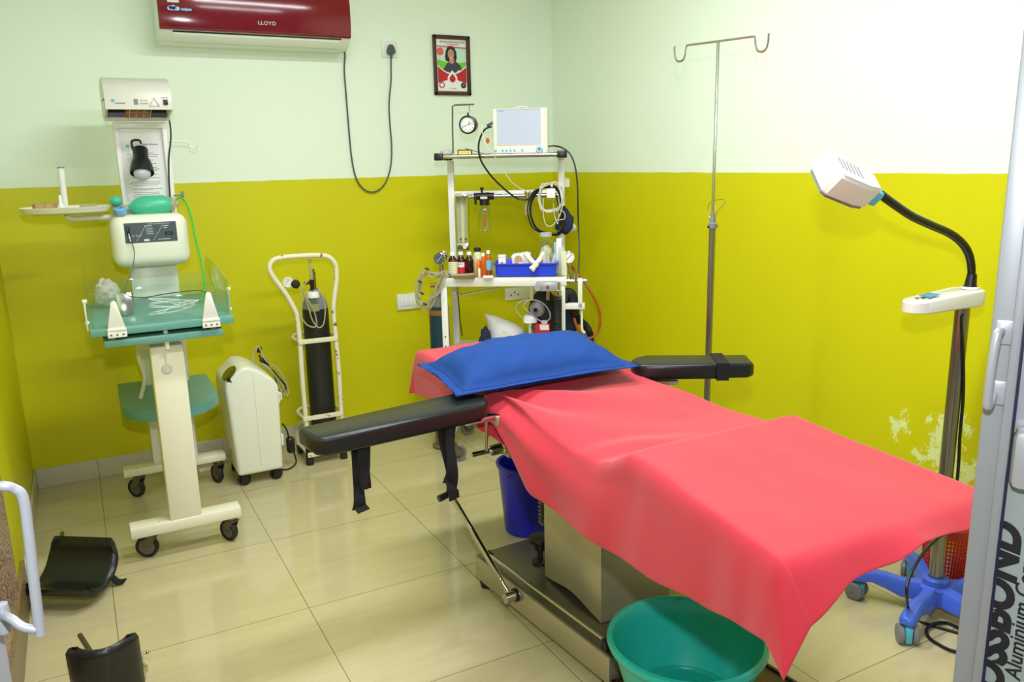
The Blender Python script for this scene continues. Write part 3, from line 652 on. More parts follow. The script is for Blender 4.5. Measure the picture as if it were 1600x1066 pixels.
# hanging spot lamp
c = Yp(222, 268, .10); h = Yp(220, 224, .19)
t = Thing('spot_lamp', 'black holder with a milky bulb hanging on the warmer tower', 'lamp', (c.x, .10, c.z))
b0 = Yp(219, 232, .15); b1 = Yp(221, 250, .125)
d = (c-b0).normalized()
t.p('holder', MB().lathe([(.002, 0), (.028, .0), (.031, .006), (.031, .048), (.036, .056), (.043, .078), (.047, .100), (.049, .118), (.046, .120), (.038, .09), (.02, .07), (.002, .068)], b0, d, 24), 'black')
t.p('bulb', MB().ball(b0+d*.115, .036, 20), 'bulb')
t.p('clip', MB().tube([b0+V((-.028, 0, -.01)), b0+V((-.030, 0, .03)), b0+V((0, .01, .035)), h], .005, 8), 'black')
# resuscitator bag on the control box
c = Yp(233, 322, .14); t = Thing('resuscitator_bag', 'green self-inflating resuscitator bag lying on top of the control box', 'resuscitator', (c.x, .14, 1.32))
ax = V((1, 0, .06)).normalized()
pr = [(.012, -.085), (.014, -.078), (.030, -.062), (.042, -.035), (.045, -.005), (.044, .030), (.040, .062), (.034, .082), (.028, .088), (.002, .090)]
t.p('bag', MB().lathe(pr, c, ax, 28), 'greenbag')
mb = MB(); mb.lathe([(.028, 0), (.030, .004), (.030, .014), (.016, .020), (.014, .034), (.0, .034)], c+ax*.088, ax, 20); t.p('inlet_valve', mb, 'tubing')
e = c-ax*.085; mb = MB(); mb.cyl(e, e-ax*.035, .014, .016); mb.cyl(e-ax*.035, e-ax*.062, .020); t.p('connector', mb, 'tubing')
m = Yp(188, 331, .10); mb = MB(); mb.lathe([(.012, -.012), (.026, -.012), (.027, .010), (.012, .016), (.010, -.01)], m+V((0, 0, .004)), (0, -.4, 1), 24); t.p('mask_ring', mb, 'bluebtn')
mb = MB(); mb.lathe([(.004, -.03), (.014, -.028), (.022, -.014), (.025, -.002)], m+V((0, 0, -.004)), (0, -.4, 1), 20); t.p('valve_cup', mb, 'tubing')
t.p('mask_cushion', MB().ball(Yp(181, 314, .12), .026, 18, (1, 1, .85)), 'greenbag')
g = [c+ax*.105, Yp(272, 318, .14), Yp(280, 309, .14), Yp(290, 316, .10), Yp(299, 340, .05), Yp(305, 370, -.02), Yp(313, 400, -.1), Yp(317, 425, -.15), Yp(320, 450, -.2), V((.47, -.22, .97))]
t.p('oxygen_tube', MB().tube(g, .0045, 8, 6), 'greentube')
mb = MB(); q = Yp(285, 304, .2); mb.box(q, (.012, .012, .03), bev=.002); mb.box(q-V((.02, 0, .004)), (.05, .008, .008)); t.p('tube_clip', mb, 'grey')
# things in the cot
def crumple(name, c, r, mt, label, cat, sc=(1, .7, .5), seed=1, amp=.35, group=None):
    mb = MB(); mb.ball((0, 0, 0), r, 26, sc)
    for v in mb.bm.verts:
        f = noise.noise(v.co/r*2.3+V((seed*3.1, 0, 0)))*amp+noise.noise(v.co/r*5+V((seed, 7, 0)))*amp*.5
        v.co *= 1+f
    lo = min(v.co.z for v in mb.bm.verts)
    for v in mb.bm.verts: v.co += V(c)-V((0, 0, lo))
    return solo(name, mb, mt, label, cat, group=group, angle=25)
crumple('film_bundle', (.125, -.10, .9575), .052, 'film', 'crumpled clear plastic film bundle in the back left of the cot', 'plastic film', (.85, .8, 1.0), 3)
mb = MB(); mb.box((.175, -.36, 1.005), (.055, .008, .085), rot=Matrix.Rotation(-.25, 3, 'X'), bev=.002)
solo('foil_packet', mb, 'chrome', 'shiny silver packet leaning in the left half of the cot', 'packet', loc=(.175, -.36, .962))
mb = MB(); P = [Yp(203, 372, .045), Yp(210, 395, .02), Yp(205, 425, -.2), Yp(195, 450, -.4), Yp(200, 462, -.52), Yp(225, 465, -.56), Yp(255, 460, -.56), Yp(285, 456, -.56), Yp(310, 454, -.56), Yp(322, 458, -.56)]
mb.tube(P, .0022, 6, 6); 
solo('temperature_probe_lead', mb, 'slate', 'thin dark green probe lead running from the control panel into the cot', 'cable')
mb = MB(); rnd = random.Random(5)
for k in range(5):
    zc = 1.01+.006*k; ph = rnd.uniform(0, 6)
    mb.tube([(.34+(.07+.01*rnd.random())*math.cos(a+ph)+.02*math.sin(2*a+k), -.50+.045*math.sin(a+ph), zc+.02*math.sin(a+k)-.02) for a in [2*math.pi*i/9 for i in range(9)]], .0018, 6, 5, closed=True)
solo('coiled_lead', mb, 'labelwhite', 'thin white leads coiled loosely in the right half of the cot', 'cable', loc=(.34, -.5, .958))
mb = MB(); mb.lathe([(.068, 0), (.07, .004), (.07, .17), (.065, .20), (.04, .222), (.0, .228)], (.325, -.02, .536), n=36, sx=1.25)
solo('oxygen_hood', mb, 'acrylic', 'clear plastic infant hood standing on the teal shelf under the cot', 'hood')

# ================================================================== oxygen concentrator
def concentrator():
    t = Thing('oxygen_concentrator', 'white plastic oxygen concentrator with rounded handle top on small black castors', 'oxygen concentrator', (.69, .2, 0), rz=-.06)
    w0, w1, y0, y1 = .580, .806, .055, .35
    prof = [(w0+.012, .055), (w1, .055), (w1+.012, .475), (w1-.01, .515), (.725, .572), (.68, .592), (.645, .590), (.615, .562), (w0-.006, .525), (w0-.010, .49)]
    mb = MB(); b = bmesh.new(); n = len(prof)
    T = frame((0, y1, 0), (1, 0, 0), (0, 0, 1))
    lo = [b.verts.new((x, y1, z)) for x, z in prof]; hi = [b.verts.new((x, y0, z)) for x, z in prof]
    b.faces.new(lo); b.faces.new(hi[::-1])
    for i in range(n): b.faces.new((lo[i], hi[i], hi[(i+1) % n], lo[(i+1) % n]))
    bmesh.ops.recalc_face_normals(b, faces=b.faces[:])
    bmesh.ops.bevel(b, geom=b.edges[:], offset=.026, segments=4, profile=.5, affect='EDGES', clamp_overlap=True)
    mb.merge(b)
    bd = t.p('housing', mb, 'offwhite', angle=60)
    mb = MB(); mb.bx(.700, .7022, y0-.0008, y0+.004, .09, .555); t.p('seam', mb, 'heater', bd)
    # dark handle recess on the top left slope, with grip bar
    o = V((.612, .13, .558)); T = frame(o, (0, -1, 0), (-.50, 0, -.62))
    T = frame((.604, .115, .5555), V((.62, 0, .50)), (0, -1, 0))
    mb = MB(); mb.prism([(x, y) for x, y in disc(0, .036, 28, sx=1.15, sy=1.9)], frame((.606, .125, .556), (.70, 0, .60), (0, 1, 0)), .004, bev=.0015)
    t.p('handle_recess', mb, mat('smoked_olive_plastic', (72, 74, 16), .2), bd)
    mb = MB(); mb.tube([(.600, .066, .520), (.596, .062, .50), (.596, .056, .40)], .004, 8, 4); mb.cyl((.600, .075, .545), (.612, .10, .560), .005)
    t.p('humidifier_stem', mb, 'white', bd); t.p('stem_knob', MB().cyl((.592, .062, .525), (.604, .078, .54), .013, n=14), 'black', bd)
    for (x, y) in ((.622, .09), (.775, .09), (.622, .31), (.775, .31)): twin_castor(t, (x, y, 0), .027, .5 if y < .2 else 1.2, .062)
    mb = MB(); mb.box((w1+.018, .12, .40), (.012, .02, .05), bev=.004); mb.box((w1+.018, .12, .185), (.012, .02, .06), bev=.004); mb.tube([(w1+.015, .12, .43), (w1+.03, .12, .42), (w1+.03, .12, .39)], .005, 8, 4)
    t.p('cord_hook', mb, 'white'); 
    mb = MB(); mb.prism([(0, 0), (.012, .004), (.018, .012), (.008, .016)], frame((.5745, .10, .18), (0, -1, 0), (0, 0, 1)), .001); t.p('logo_print', mb, 'greyink', bd)
    return t
concentrator()
# coiled line and cable on top of it
rnd = random.Random(11); c = V((.835, .24, .52)); mb = MB()
mb.tube([Yp(400, 575, .25), Yp(396, 560, .25), Yp(399, 545, .25), Yp(405, 543, .25), Yp(411, 556, .25), Yp(418, 566, .25), Yp(432, 575, .25), Yp(444, 592, .25), Yp(450, 608, .25), Yp(449, 618, .25), Yp(438, 610, .25), Yp(432, 592, .24), Yp(420, 575, .23), Yp(408, 568, .24), Yp(422, 578, .22), Yp(440, 600, .24), Yp(446, 615, .25)], .0045, 8, 6)
solo('nasal_tubing', mb, 'tubing', 'clear soft tubing looped over the right shoulder of the concentrator', 'tubing', loc=(.83, .25, .46))
t = Thing('coiled_power_lead', 'black power lead with plug bundled behind the right shoulder of the concentrator', 'cable', (.83, .28, .45))
mb = MB(); mb.tube([Yp(405, 555, .30), Yp(412, 570, .30), Yp(425, 578, .29), Yp(437, 592, .28), Yp(447, 605, .28), Yp(440, 614, .28), Yp(434, 604, .28), Yp(428, 585, .29), Yp(415, 567, .30), Yp(408, 562, .29)], .0042, 8, 6); t.p('lead', mb, 'black')
q = Yp(413, 565, .27); t.p('plug', MB().box(q, (.05, .03, .024), rot=Matrix.Rotation(.7, 3, 'Y'), bev=.007), 'black')
q = Yp(405, 551, .27); t.p('plug_cap', MB().cyl(q, q+V((.006, 0, .028)), .012, .010), 'black')
mb = MB(); q = Yp(455, 690, .22); mb.tube([Yp(441, 662, .2), Yp(448, 672, .2), Yp(453, 690, .22), V((q.x+.02, .24, .03)), V((q.x+.01, .22, .005)), V((q.x-.04, .17, .005)), V((q.x-.09, .2, .005))], .004, 8, 6)
t = Thing('power_lead', 'black lead with a fat adaptor hanging beside the concentrator down to the floor', 'cable', (q.x, .23, 0)); t.p('lead', mb, 'black')
q = Yp(454, 695, .22); t.p('adaptor', MB().box(q, (.04, .045, .085), bev=.014, seg=3), 'black')

# ================================================================== cylinder trolley
def trolley():
    t = Thing('cylinder_trolley', 'chipped cream tubular trolley with a looped handle holding the black oxygen cylinder', 'trolley', (1.05, .25, 0)); y = .19
    m = M['chipped'] = mat('chipped_cream_paint', (232, 226, 196), .42, var=.04); worn(m, (128, 92, 66), 26, .62, .68)
    loop = [(483, 706), (478, 655), (473, 600), (469, 540), (465, 500), (462, 487), (447, 460), (427, 433), (421, 418), (428, 406), (445, 402), (470, 400), (497, 399), (514, 402), (524, 414), (526, 435), (523, 460), (521, 485), (524, 520), (529, 575), (533, 640), (536, 696)]
    w3 = [Yp(a, b, y) for a, b in loop]
    t.p('handle_loop', MB().tube(w3, .0125, 12, 5), 'chipped')
    for i in (0, -1):
        p = w3[i]; t.p('rubber_foot', MB().cyl((p.x, y, .0), (p.x, y, p.z+.02), .020, .016, n=16), 'rubber')
    for (l, r, tag_) in (((468, 535), (525, 529), 1), ((476, 655), (534, 646), 2)):
        a, b = Yp(*l, y-.016), Yp(*r, y-.016); T = frame((a+b)/2, b-a, (0, 0, 1))
        t.p('front_strap', MB().box((0, 0, 0), ((b-a).length+.012, .024, .005), T=T, bev=.001), 'chipped')
        z = (a.z+b.z)/2+.005
        t.p('rear_hoop', MB().tube([(a.x+.002, y, z), (a.x-.005, y+.10, z), (a.x+.03, y+.17, z), ((a.x+b.x)/2, y+.185, z), (b.x-.03, y+.17, z), (b.x+.005, y+.10, z), (b.x-.002, y, z)], .009, 10), 'chipped')
    x0, x1 = w3[0].x, w3[-1].x
    mb = MB(); mb.bx(x0-.012, x1+.012, y-.02, y+.20, .052, .060); mb.bx(x0-.012, x1+.012, y-.022, y-.018, .045, .070); t.p('base_plate', mb, 'chipped')
    for x in (x0, x1): t.p('rear_leg', MB().cyl((x, y+.19, .012), (x, y+.19, .052), .012, n=12), 'chipped')
    for x in (x0, x1): t.p('wheel', MB().cyl((x-.012, y+.20, .03), (x+.012, y+.20, .03), .03, n=20), 'rubber')
    t.p('rear_stay', MB().tube([(x0-.01, y+.19, .055), (x0-.018, y+.16, .16), (x0, y+.02, .24)], .010, 10, 5), 'chipped')
    cx = (Yp(480, 560, .28).x+Yp(516, 560, .28).x)/2+.002; cy = .285
    k = Thing('oxygen_cylinder', 'tall black oxygen cylinder with grey shoulder standing in the cream trolley', 'cylinder', (cx, cy, .0605))
    r = .066; mb = MB(); mb.lathe([(.001, .0605), (r-.01, .0605), (r, .07), (r, .76), (r-.001, .80)], (cx, cy, 0), n=36); k.p('body', mb, 'cylblack')
    k.p('shoulder', MB().lathe([(r-.001, .80), (r-.008, .835), (r-.024, .868), (.028, .888), (.020, .90)], (cx, cy, 0), n=36), 'greywheel')
    mb = MB(); mb.cyl((cx, cy, .90), (cx, cy, .985), .014, n=16); mb.cyl((cx, cy, .96), (cx, cy, 1.0), .010, n=12); mb.cyl((cx, cy, .935), (cx-.05, cy-.03, .935), .009, n=12); k.p('valve', mb, 'brass')
    q = Yp(462, 444, .24); mb = MB(); mb.lathe([(0, -.012), (.020, -.012), (.023, -.006), (.023, .008), (.016, .014), (0, .015)], q, (-.25, -1, 0), 8); k.p('hand_wheel', mb, 'black')
    q = Yp(450, 441, .25); T = frame(q, (1, -.25, 0), (0, 0, 1)); g = k.p('pressure_gauge', MB().lathe([(0, -.012), (.024, -.012), (.026, 0), (.026, .005), (.023, .006), (.022, .004), (0, .004)], q, (-.25, -1, 0), 28), 'labelwhite')
    mb = MB(); mb.box((.003, .004, .0055), (.018, .0016, .001), T=T @ Matrix.Rotation(.9, 4, 'Z'))
    for i in range(9):
        a = math.radians(-45+i*34); mb.box((.017*math.cos(a), .017*math.sin(a), .0052), (.005, .0012, .0008), T=T @ Matrix.Translation((0, 0, 0)) )
    k.p('dial_marks', mb, 'ink', g)
    q = Yp(484, 405, .215); q2 = Yp(487, 437, .215); k.p('flow_tube', MB().cyl(q, q2, .008, n=14), 'tubing')
    q = Yp(487, 437, .215); q3 = Yp(488, 453, .215); k.p('flow_valve', MB().cyl(q, q3, .013, .009, n=16), 'black')
    k.p('valve_arm', MB().cyl((cx, cy, .93), Yp(487, 445, .215), .008, n=12), 'brass')
    a, b = Yp(489, 456, .20), Yp(490, 466, .20)
    k.p('humidifier_cap', MB().lathe([(0, 0), (.028, 0), (.031, -.004), (.031, -.028), (0, -.028)], a, (0, 0, 1), 28), 'white')
    k.p('humidifier_jar', MB().lathe([(.026, -.028), (.026, -.034), (.029, -.04), (.029, -.095), (.025, -.100), (0, -.100)], a, (0, 0, 1), 28), 'glass')
    k.p('water', MB().lathe([(0, -.065), (.0265, -.065), (.0265, -.096), (0, -.098)], a, (0, 0, 1), 24), 'tubing')
    mb = MB(); mb.tube([Yp(x, yy, .17) for x, yy in ((497, 452), (503, 462), (508, 480), (506, 505), (498, 512), (488, 500), (482, 480), (476, 460), (473, 450), (480, 440), (474, 448), (470, 470), (470, 492), (480, 508), (494, 510), (492, 490), (482, 470), (474, 455))], .0035, 8, 6)
    k.p('oxygen_tubing', mb, 'tubing')
trolley()
# ================================================================== instrument trolley (boyle's apparatus)
K = Thing('anaesthesia_trolley', 'white anaesthesia trolley with a crowded table in the back right corner', 'anaesthesia trolley', (1.595, -.132, 0), rz=-.5756, local=True)
TT = .957
def kp(x, y, v): return K.at(x, y, v)
def kw(p): return K.M @ V(p)
def kz(x, y, z=TT): return K.Mi @ Zp(x, y, z)
def ksolo(name, mb, mt, label, cat, group=None, loc=None):
    """a thing given in the trolley's own directions, standing on or by it"""
    vs = [v.co for v in mb.bm.verts]
    l = V((sum(v.x for v in vs)/len(vs), sum(v.y for v in vs)/len(vs), min(v.z for v in vs))) if loc is None else V(loc)
    mb.bm.transform(Matrix.Translation(-l)); return solo(name, mb, mt, label, cat, loc=kw(l), group=group, world=False, rz=-.5756)
def kthing(name, label, cat, l, group=None):
    t = Thing(name, label, cat, kw(l), rz=-.5756, group=group, local=False)
    t.Mi = Matrix.Translation(-V(l)); return t      # parts are given in the trolley's own coordinates
VB = .36
def cart():
    t = K; W = .633
    ul = kp(704, 260, VB).x; ur = kp(877, 260, VB).x; zt = kp(790, 243, .22).z
    t.p('table', MB().bx(0, W, 0, .42, .912, .955, bev=.004), 'white')
    t.p('table_sheet', MB().bx(.012, W-.012, .012, .41, .955, .9572), 'steel')
    for (u, v, z1) in ((.008, .004, .912), (W-.038, .004, .912)):
        t.p('leg', MB().bx(u, u+.030, v, v+.030, .115, z1, bev=.002), 'white')
    t.p('leg', MB().bx(ul-.016, ul+.016, VB-.016, VB+.016, .115, zt-.02, bev=.002), 'white')
    t.p('leg', MB().bx(ur-.016, ur+.016, VB-.016, VB+.016, .115, zt-.02, bev=.002), 'white')
    for z in (.70, .75):
        for q in (0,): t.p('bolt', MB().cyl((.023, .006, z-.09), (.023, .001, z-.09), .004, n=10), 'steeldark')
    t.p('lower_shelf', MB().bx(.01, W-.01, .01, .41, .535, .553, bev=.003), 'white')
    t.p('bottom_frame', MB().bx(0, .034, 0, .42, .10, .13, bev=.002), 'white')
    t.p('bottom_frame', MB().bx(W-.034, W, 0, .42, .10, .13, bev=.002), 'white')
    for (u, v, a) in ((.065, .0, .35), (W-.04, .02, 1.2), (.06, .42, .6), (W-.04, .42, 2.2)): castor(t, (u, v, 0), .045, a, .026, .10, ('greywheel', 'tread'))
    # top shelf
    a = kp(690, 245, .20); b = kp(878, 243, .20)
    t.p('top_shelf', MB().bx(ul-.02, ur+.02, .215, .50, zt-.006, zt+.004, bev=.002), 'steel')
    t.p('shelf_rail', MB().cyl((a.x, .20, zt), (b.x, .20, zt), .011, n=18), 'chrome')
    t.p('shelf_rail', MB().cyl((a.x, .50, zt), (b.x, .50, zt), .011, n=18), 'chrome')
    for x in (a.x-.024, b.x-.012):
        for v in (.20, .50): t.p('rail_grip', MB().box((x+.010, v, zt), (.046, .036, .036), bev=.006), 'black')
    # cross bars
    c1 = kp(790, 303, VB)
    t.p('cross_bar', MB().bx(ul+.016, ur-.016, VB-.012, VB+.012, c1.z-.016, c1.z+.018, bev=.002), 'white')
    p0, p1 = kp(733, 308, VB-.05), kp(872, 304, VB-.05); zc = (p0.z+p1.z)/2
    t.p('gas_bar', MB().cyl((p0.x, VB-.05, zc), (p1.x, VB-.05, zc), .0105, n=18), 'chrome')
    t.p('gas_bar_bracket', MB().box((p0.x+.15, VB-.03, zc), (.02, .04, .012)), 'chrome')
    # flowmeter
    a, b = kp(711, 303, VB-.07), kp(733, 391, VB-.07); x0, x1 = a.x, b.x; z1, z0 = a.z, b.z
    mb = MB(); mb.bx(x0, x1, VB-.075, VB-.02, z1-.022, z1, bev=.003); mb.bx(x0, x1, VB-.075, VB-.02, z0, z0+.038, bev=.003); mb.bx(x0, x0+.005, VB-.07, VB-.02, z0+.03, z1-.02); mb.bx(x1-.005, x1, VB-.07, VB-.02, z0+.03, z1-.02)
    f = t.p('flowmeter', mb, 'chrome')
    t.p('flowmeter_back', MB().bx(x0+.005, x1-.005, VB-.03, VB-.024, z0+.036, z1-.02), 'label', f)
    for s, mt, cc in ((.3, 'slate', 1), (.7, 'orange', 2)):
        u = x0+(x1-x0)*s
        t.p('flow_tube', MB().cyl((u, VB-.05, z0+.036), (u, VB-.05, z1-.02), .008, n=14), 'glass', f)
        t.p('float', MB().cyl((u, VB-.05, z0+.05), (u, VB-.05, z0+.062), .005, n=10), 'printred', f)
        t.p('flow_knob', MB().lathe([(0, .018), (.010, .018), (.012, .014), (.012, 0)], (u, VB-.075, z0+.018), (0, -1, 0), 16), 'label' if cc == 2 else mt, f)
    mb = MB()
    for i in range(16): mb.bx(x0+.008, x0+.014, VB-.0315, VB-.030, z0+.05+i*.0115, z0+.0512+i*.0115); mb.bx(x1-.014, x1-.008, VB-.0315, VB-.030, z0+.05+i*.0115, z0+.0512+i*.0115)
    t.p('flow_scale', mb, 'ink', f)
    # vaporiser clamp and jar
    c = kp(757, 306, VB-.05)
    mb = MB(); mb.cyl((c.x-.055, VB-.05, zc), (c.x+.05, VB-.05, zc), .018, n=18); mb.cyl((c.x, VB-.055, zc-.045), (c.x, VB-.055, zc+.004), .026, n=22); mb.cyl((c.x-.012, VB-.055, zc), (c.x-.012, VB-.055, zc+.042), .006, n=12); mb.cyl((c.x-.012, VB-.055, zc+.034), (c.x-.012, VB-.055, zc+.046), .010, n=12); mb.box((c.x-.045, VB-.07, zc-.01), (.012, .014, .06), bev=.003)
    v = t.p('vaporiser', mb, 'black')
    zz = zc-.045; q = kp(757, 362, VB-.055).z
    t.p('vaporiser_jar', MB().lathe([(.022, 0), (.022, -.006), (.034, -.018), (.037, -.03), (.037, q-zz+.008), (.032, q-zz), (0, q-zz)], (c.x, VB-.055, zz), n=30), 'glass', v)
    mb = MB()
    for i in range(7):
        for dx in (-.008, .004): mb.bx(c.x+dx, c.x+dx+.008, VB-.0935, VB-.0925, zz-.045-i*.010, zz-.041-i*.010)
    t.p('jar_print', mb, 'printred', v)
    t.p('name_plate', MB().box((c.x, VB-.083, zc-.006), (.036, .003, .012)), 'heater', v)
    t.p('knob_ring', MB().lathe([(0, .004), (.010, .004), (.010, 0)], (c.x+.015, VB-.05, zc+.016), n=14), 'brown', v)
    # chrome elbow and clear cup
    c = kp(825, 305, VB-.08); mb = MB(); mb.lathe([(0, .02), (.018, .02), (.020, .014), (.016, .010), (.015, -.030), (.018, -.034), (0, -.034)], (c.x, VB-.08, c.z), n=22); t.p('connector', mb, 'chrome')
    t.p('cup', MB().lathe([(.017, -.034), (.019, -.045), (.018, -.10), (0, -.102)], (c.x, VB-.08, c.z), n=22), 'tubing')
    # gauge hanger
    ga = [kp(708, 240, .24), kp(707, 200, .24), kp(707, 166, .24), kp(712, 164, .24), kp(741, 163, .24)]
    t.p('gauge_hanger', MB().sweep(ga, .0042, 8), 'steeldark')
    t.p('hanger_hook', MB().tube([kp(734, 164, .24), kp(733, 169, .24), kp(734, 174, .24)], .002, 6, 4), 'steeldark')
    # pressure gauges at either end of the table
    def gauge(x, y, vv, face, base, r=.030, nm='pressure_gauge'):
        c = kp(x, y, vv); mb = MB(); mb.lathe([(0, -.018), (r, -.018), (r, .008), (r-.003, .010), (r-.004, .006)], c, (0, -1, 0), 30)
        mb.cyl(c+V((0, .004, -r)), V((c.x, vv+.004, base)), .007, n=12); mb.cyl(V((c.x, vv+.004, base)), V((c.x, vv+.004, base+.02)), .010, n=6)
        g = t.p(nm, mb, 'chrome'); t.p('dial', MB().lathe([(0, .0065), (r-.004, .0065)], c, (0, -1, 0), 30), face, g)
        mb = MB(); T = frame(c+V((0, -.0068, 0)), (1, 0, 0), (0, 0, 1))
        mb.box((0, 0, 0), (r*1.25, .0022, .0012), T=T @ Matrix.Rotation(.85, 4, 'Z'))
        for i in range(9):
            a = math.radians(-45+i*33.7); mb.box((r*.7, 0, 0), (r*.16, .0016, .0008), T=T @ Matrix.Rotation(a, 4, 'Z'))
        t.p('dial_marks', mb, 'print' if face == 'slate' else 'ink', g)
    gauge(690, 401, .16, 'slate', .957); gauge(687, 404, .04, 'slate', .957); gauge(889, 402, .06, 'labelwhite', .935)
    # right hand yoke
    a, b = kp(884, 439, .05), kp(917, 438, .05); zy = a.z
    mb = MB(); mb.cyl((W, .05, zy), (b.x, .05, zy), .011, n=14); mb.cyl((b.x-.002, .05, zy-.03), (b.x-.002, .05, zy+.018), .006, n=10); mb.cyl((W+.045, .05, zy), (W+.045, .05, zy+.038), .013, n=14); mb.cyl((W+.045, .05, zy+.038), (W+.045, .05, zy+.062), .007, n=12)
    t.p('gas_yoke', mb, 'chrome')
    a, b = kp(903, 437, .03), kp(910, 478, .03); mb = MB(); mb.bx(a.x, b.x, .02, .05, b.z-.01, a.z+.006, bev=.002); mb.bx(W-.01, b.x+.012, .02, .05, b.z-.016, b.z+.014, bev=.002)
    t.p('yoke_bracket', mb, 'white')
    t.p('yoke_rod', MB().tube([kp(909, 478, .04), kp(909, 505, .04), kp(910, 517, .04), kp(914, 520, .04)], .006, 8, 4), 'white')
    c = kp(897, 452, .10); t.p('sight_glass', MB().cyl((c.x, .10, c.z-.06), (c.x, .10, c.z+.02), .022, n=20), 'glass')
    # manifold below the table edge
    a, b = kp(838, 440, -.02), kp(872, 454, -.02); mb = MB(); mb.bx(a.x, b.x, -.045, -.001, b.z, a.z, bev=.003)
    m_ = t.p('manifold', mb, 'alu')
    t.p('manifold_port', MB().cyl((a.x+.008, -.05, (a.z+b.z)/2), (a.x+.008, -.075, (a.z+b.z)/2), .016, n=18), 'alu', m_)
    t.p('manifold_plug', MB().cyl(((a.x+b.x)/2+.004, -.045, (a.z+b.z)/2), ((a.x+b.x)/2+.004, -.052, (a.z+b.z)/2), .008, n=6), 'brass', m_)
    t.p('manifold_outlet', MB().cyl(((a.x+b.x)/2+.004, -.03, b.z-.045), ((a.x+b.x)/2+.004, -.03, b.z), .009, n=14), 'chrome', m_)
    c = kp(872, 450, -.03); t.p('hose_union', MB().lathe([(0, .03), (.013, .03), (.013, -.01), (.017, -.012), (.017, -.055), (0, -.055)], (c.x, -.03, c.z), n=18), 'chrome')
    # regulator and gas pipe under the left half
    c = kp(715, 455, .20); mb = MB(); mb.lathe([(0, 0), (.028, 0), (.028, -.022), (.022, -.028), (.008, -.030), (.008, -.065), (0, -.067)], (c.x, .20, .912), n=22); t.p('regulator', mb, 'chrome')
    t.p('gas_pipe', MB().tube([(c.x, .20, .85), (c.x+.03, .20, .842), (c.x+.12, .2, .858), (c.x+.20, .2, .872), (c.x+.225, .2, .89), (c.x+.225, .2, .915)], .0055, 8, 6), 'chrome')
    t.p('drop_cable', MB().tube([(c.x, .20, .85), (c.x+.004, .2, .78), (c.x+.008, .2, .70), (c.x+.016, .2, .62)], .003, 6, 6), 'black')
    # big corrugated hose with its black bag
    h = [kp(872, 462, -.03), kp(872, 480, -.03), kp(872, 505, -.03), kp(873, 530, -.03), kp(876, 545, .0)]
    t.p('corrugated_hose', MB().tube(h, .020, 16, 22, rf=lambda i: 1.0 if i % 2 else .82), 'corr', angle=80)
    mb = MB(); h = [kp(880, 470, .03), kp(884, 458, .05), kp(893, 460, .06), kp(897, 475, .08), kp(898, 490, .1), kp(906, 500, .1), kp(916, 510, .1), kp(922, 522, .1), kp(923, 536, .08)]
    mb.tube(h[:5], .024, 16, 6); t.p('rubber_elbow', mb, 'rubber')
    t.p('corrugated_hose', MB().tube(h[4:], .019, 16, 14, rf=lambda i: 1.0 if i % 2 else .82), 'corr', angle=80)
    mb = MB(); c = kp(851, 495, .12); mb.ball((c.x-.005, .14, c.z+.01), .085, 26, (.95, .8, 1.5)); t.p('absorber_canister', mb, 'rubber')
    c = kp(888, 492, .16)
    mb = MB(); mb.ball((c.x, .16, c.z), .066, 24, (.85, .7, 1.9)); t.p('breathing_bag', mb, 'navy')
    h = [kp(893, 416, .12), kp(899, 424, .12), kp(912, 440, .12), kp(924, 458, .1), kp(934, 478, .1), (kp(938, 498, .1)), kp(934, 518, .1), kp(924, 528, .08), kp(912, 526, .06), kp(902, 512, .05), kp(897, 497, .05)]
    t.p('rubber_hose', MB().tube(h, .0065, 10, 6), 'hose')
cart()
# dark blue cylinder on the left flank
def cyl_blue():
    a, b = kp(670, 500, .20), kp(701, 500, .20); cx = (a.x+b.x)/2; r = (b.x-a.x)/2
    t = kthing('gas_cylinder', 'dark blue gas cylinder strapped upright at the left side of the trolley', 'cylinder', (cx, .22, 0))
    zs = kp(686, 455, .20).z
    t.p('body', MB().lathe([(0, .10), (r-.01, .10), (r, .12), (r, zs-.11), (r-.002, zs-.08)], (cx, .22, 0), n=32), 'cylblue')
    t.p('shoulder', MB().lathe([(r-.002, zs-.08), (r-.006, zs-.05), (r-.02, zs-.015), (.016, zs), (.014, zs+.04), (0, zs+.04)], (cx, .22, 0), n=32), 'greywheel')
    t.p('tape_band', MB().lathe([(r+.001, zs-.125), (r+.001, zs-.098)], (cx, .22, 0), n=32), 'goldbox')
    t.p('foot_stand', MB().lathe([(0, 0), (r+.012, 0), (r+.012, .012), (r-.005, .02), (r-.005, .10), (0, .10)], (cx, .22, 0), n=28), 'steeldark')
    t.p('valve', MB().cyl((cx-.035, .2, zs+.03), (cx+.045, .2, zs+.03), .011, n=12), 'brass')
cyl_blue()
mb = MB(); rnd = random.Random(21)
for k in range(7):
    base = [(694, 428), (680, 430), (662, 425), (654, 445), (652, 468), (664, 480), (675, 470), (684, 450)]
    pts = [kp(x+rnd.uniform(-5, 5), y+rnd.uniform(-6, 6), .0-.008*k) for x, y in base]
    mb.tube(pts, .0034, 7, 6, closed=True)
ksolo('coiled_tubing', mb, 'tubing', 'yellowed clear tubing hanging in loose coils from the left end of the trolley table', 'tubing')
mb = MB()
for (x, y) in ((667, 420), (656, 440), (659, 458), (664, 475)):
    c = kp(x, y, -.06); mb.cyl(c+V((-.008, 0, .004)), c+V((.010, 0, -.006)), .0055, n=10)
ksolo('tubing_connector', mb, 'black', 'small black connectors caught in the coiled tubing left of the trolley table', 'connector')
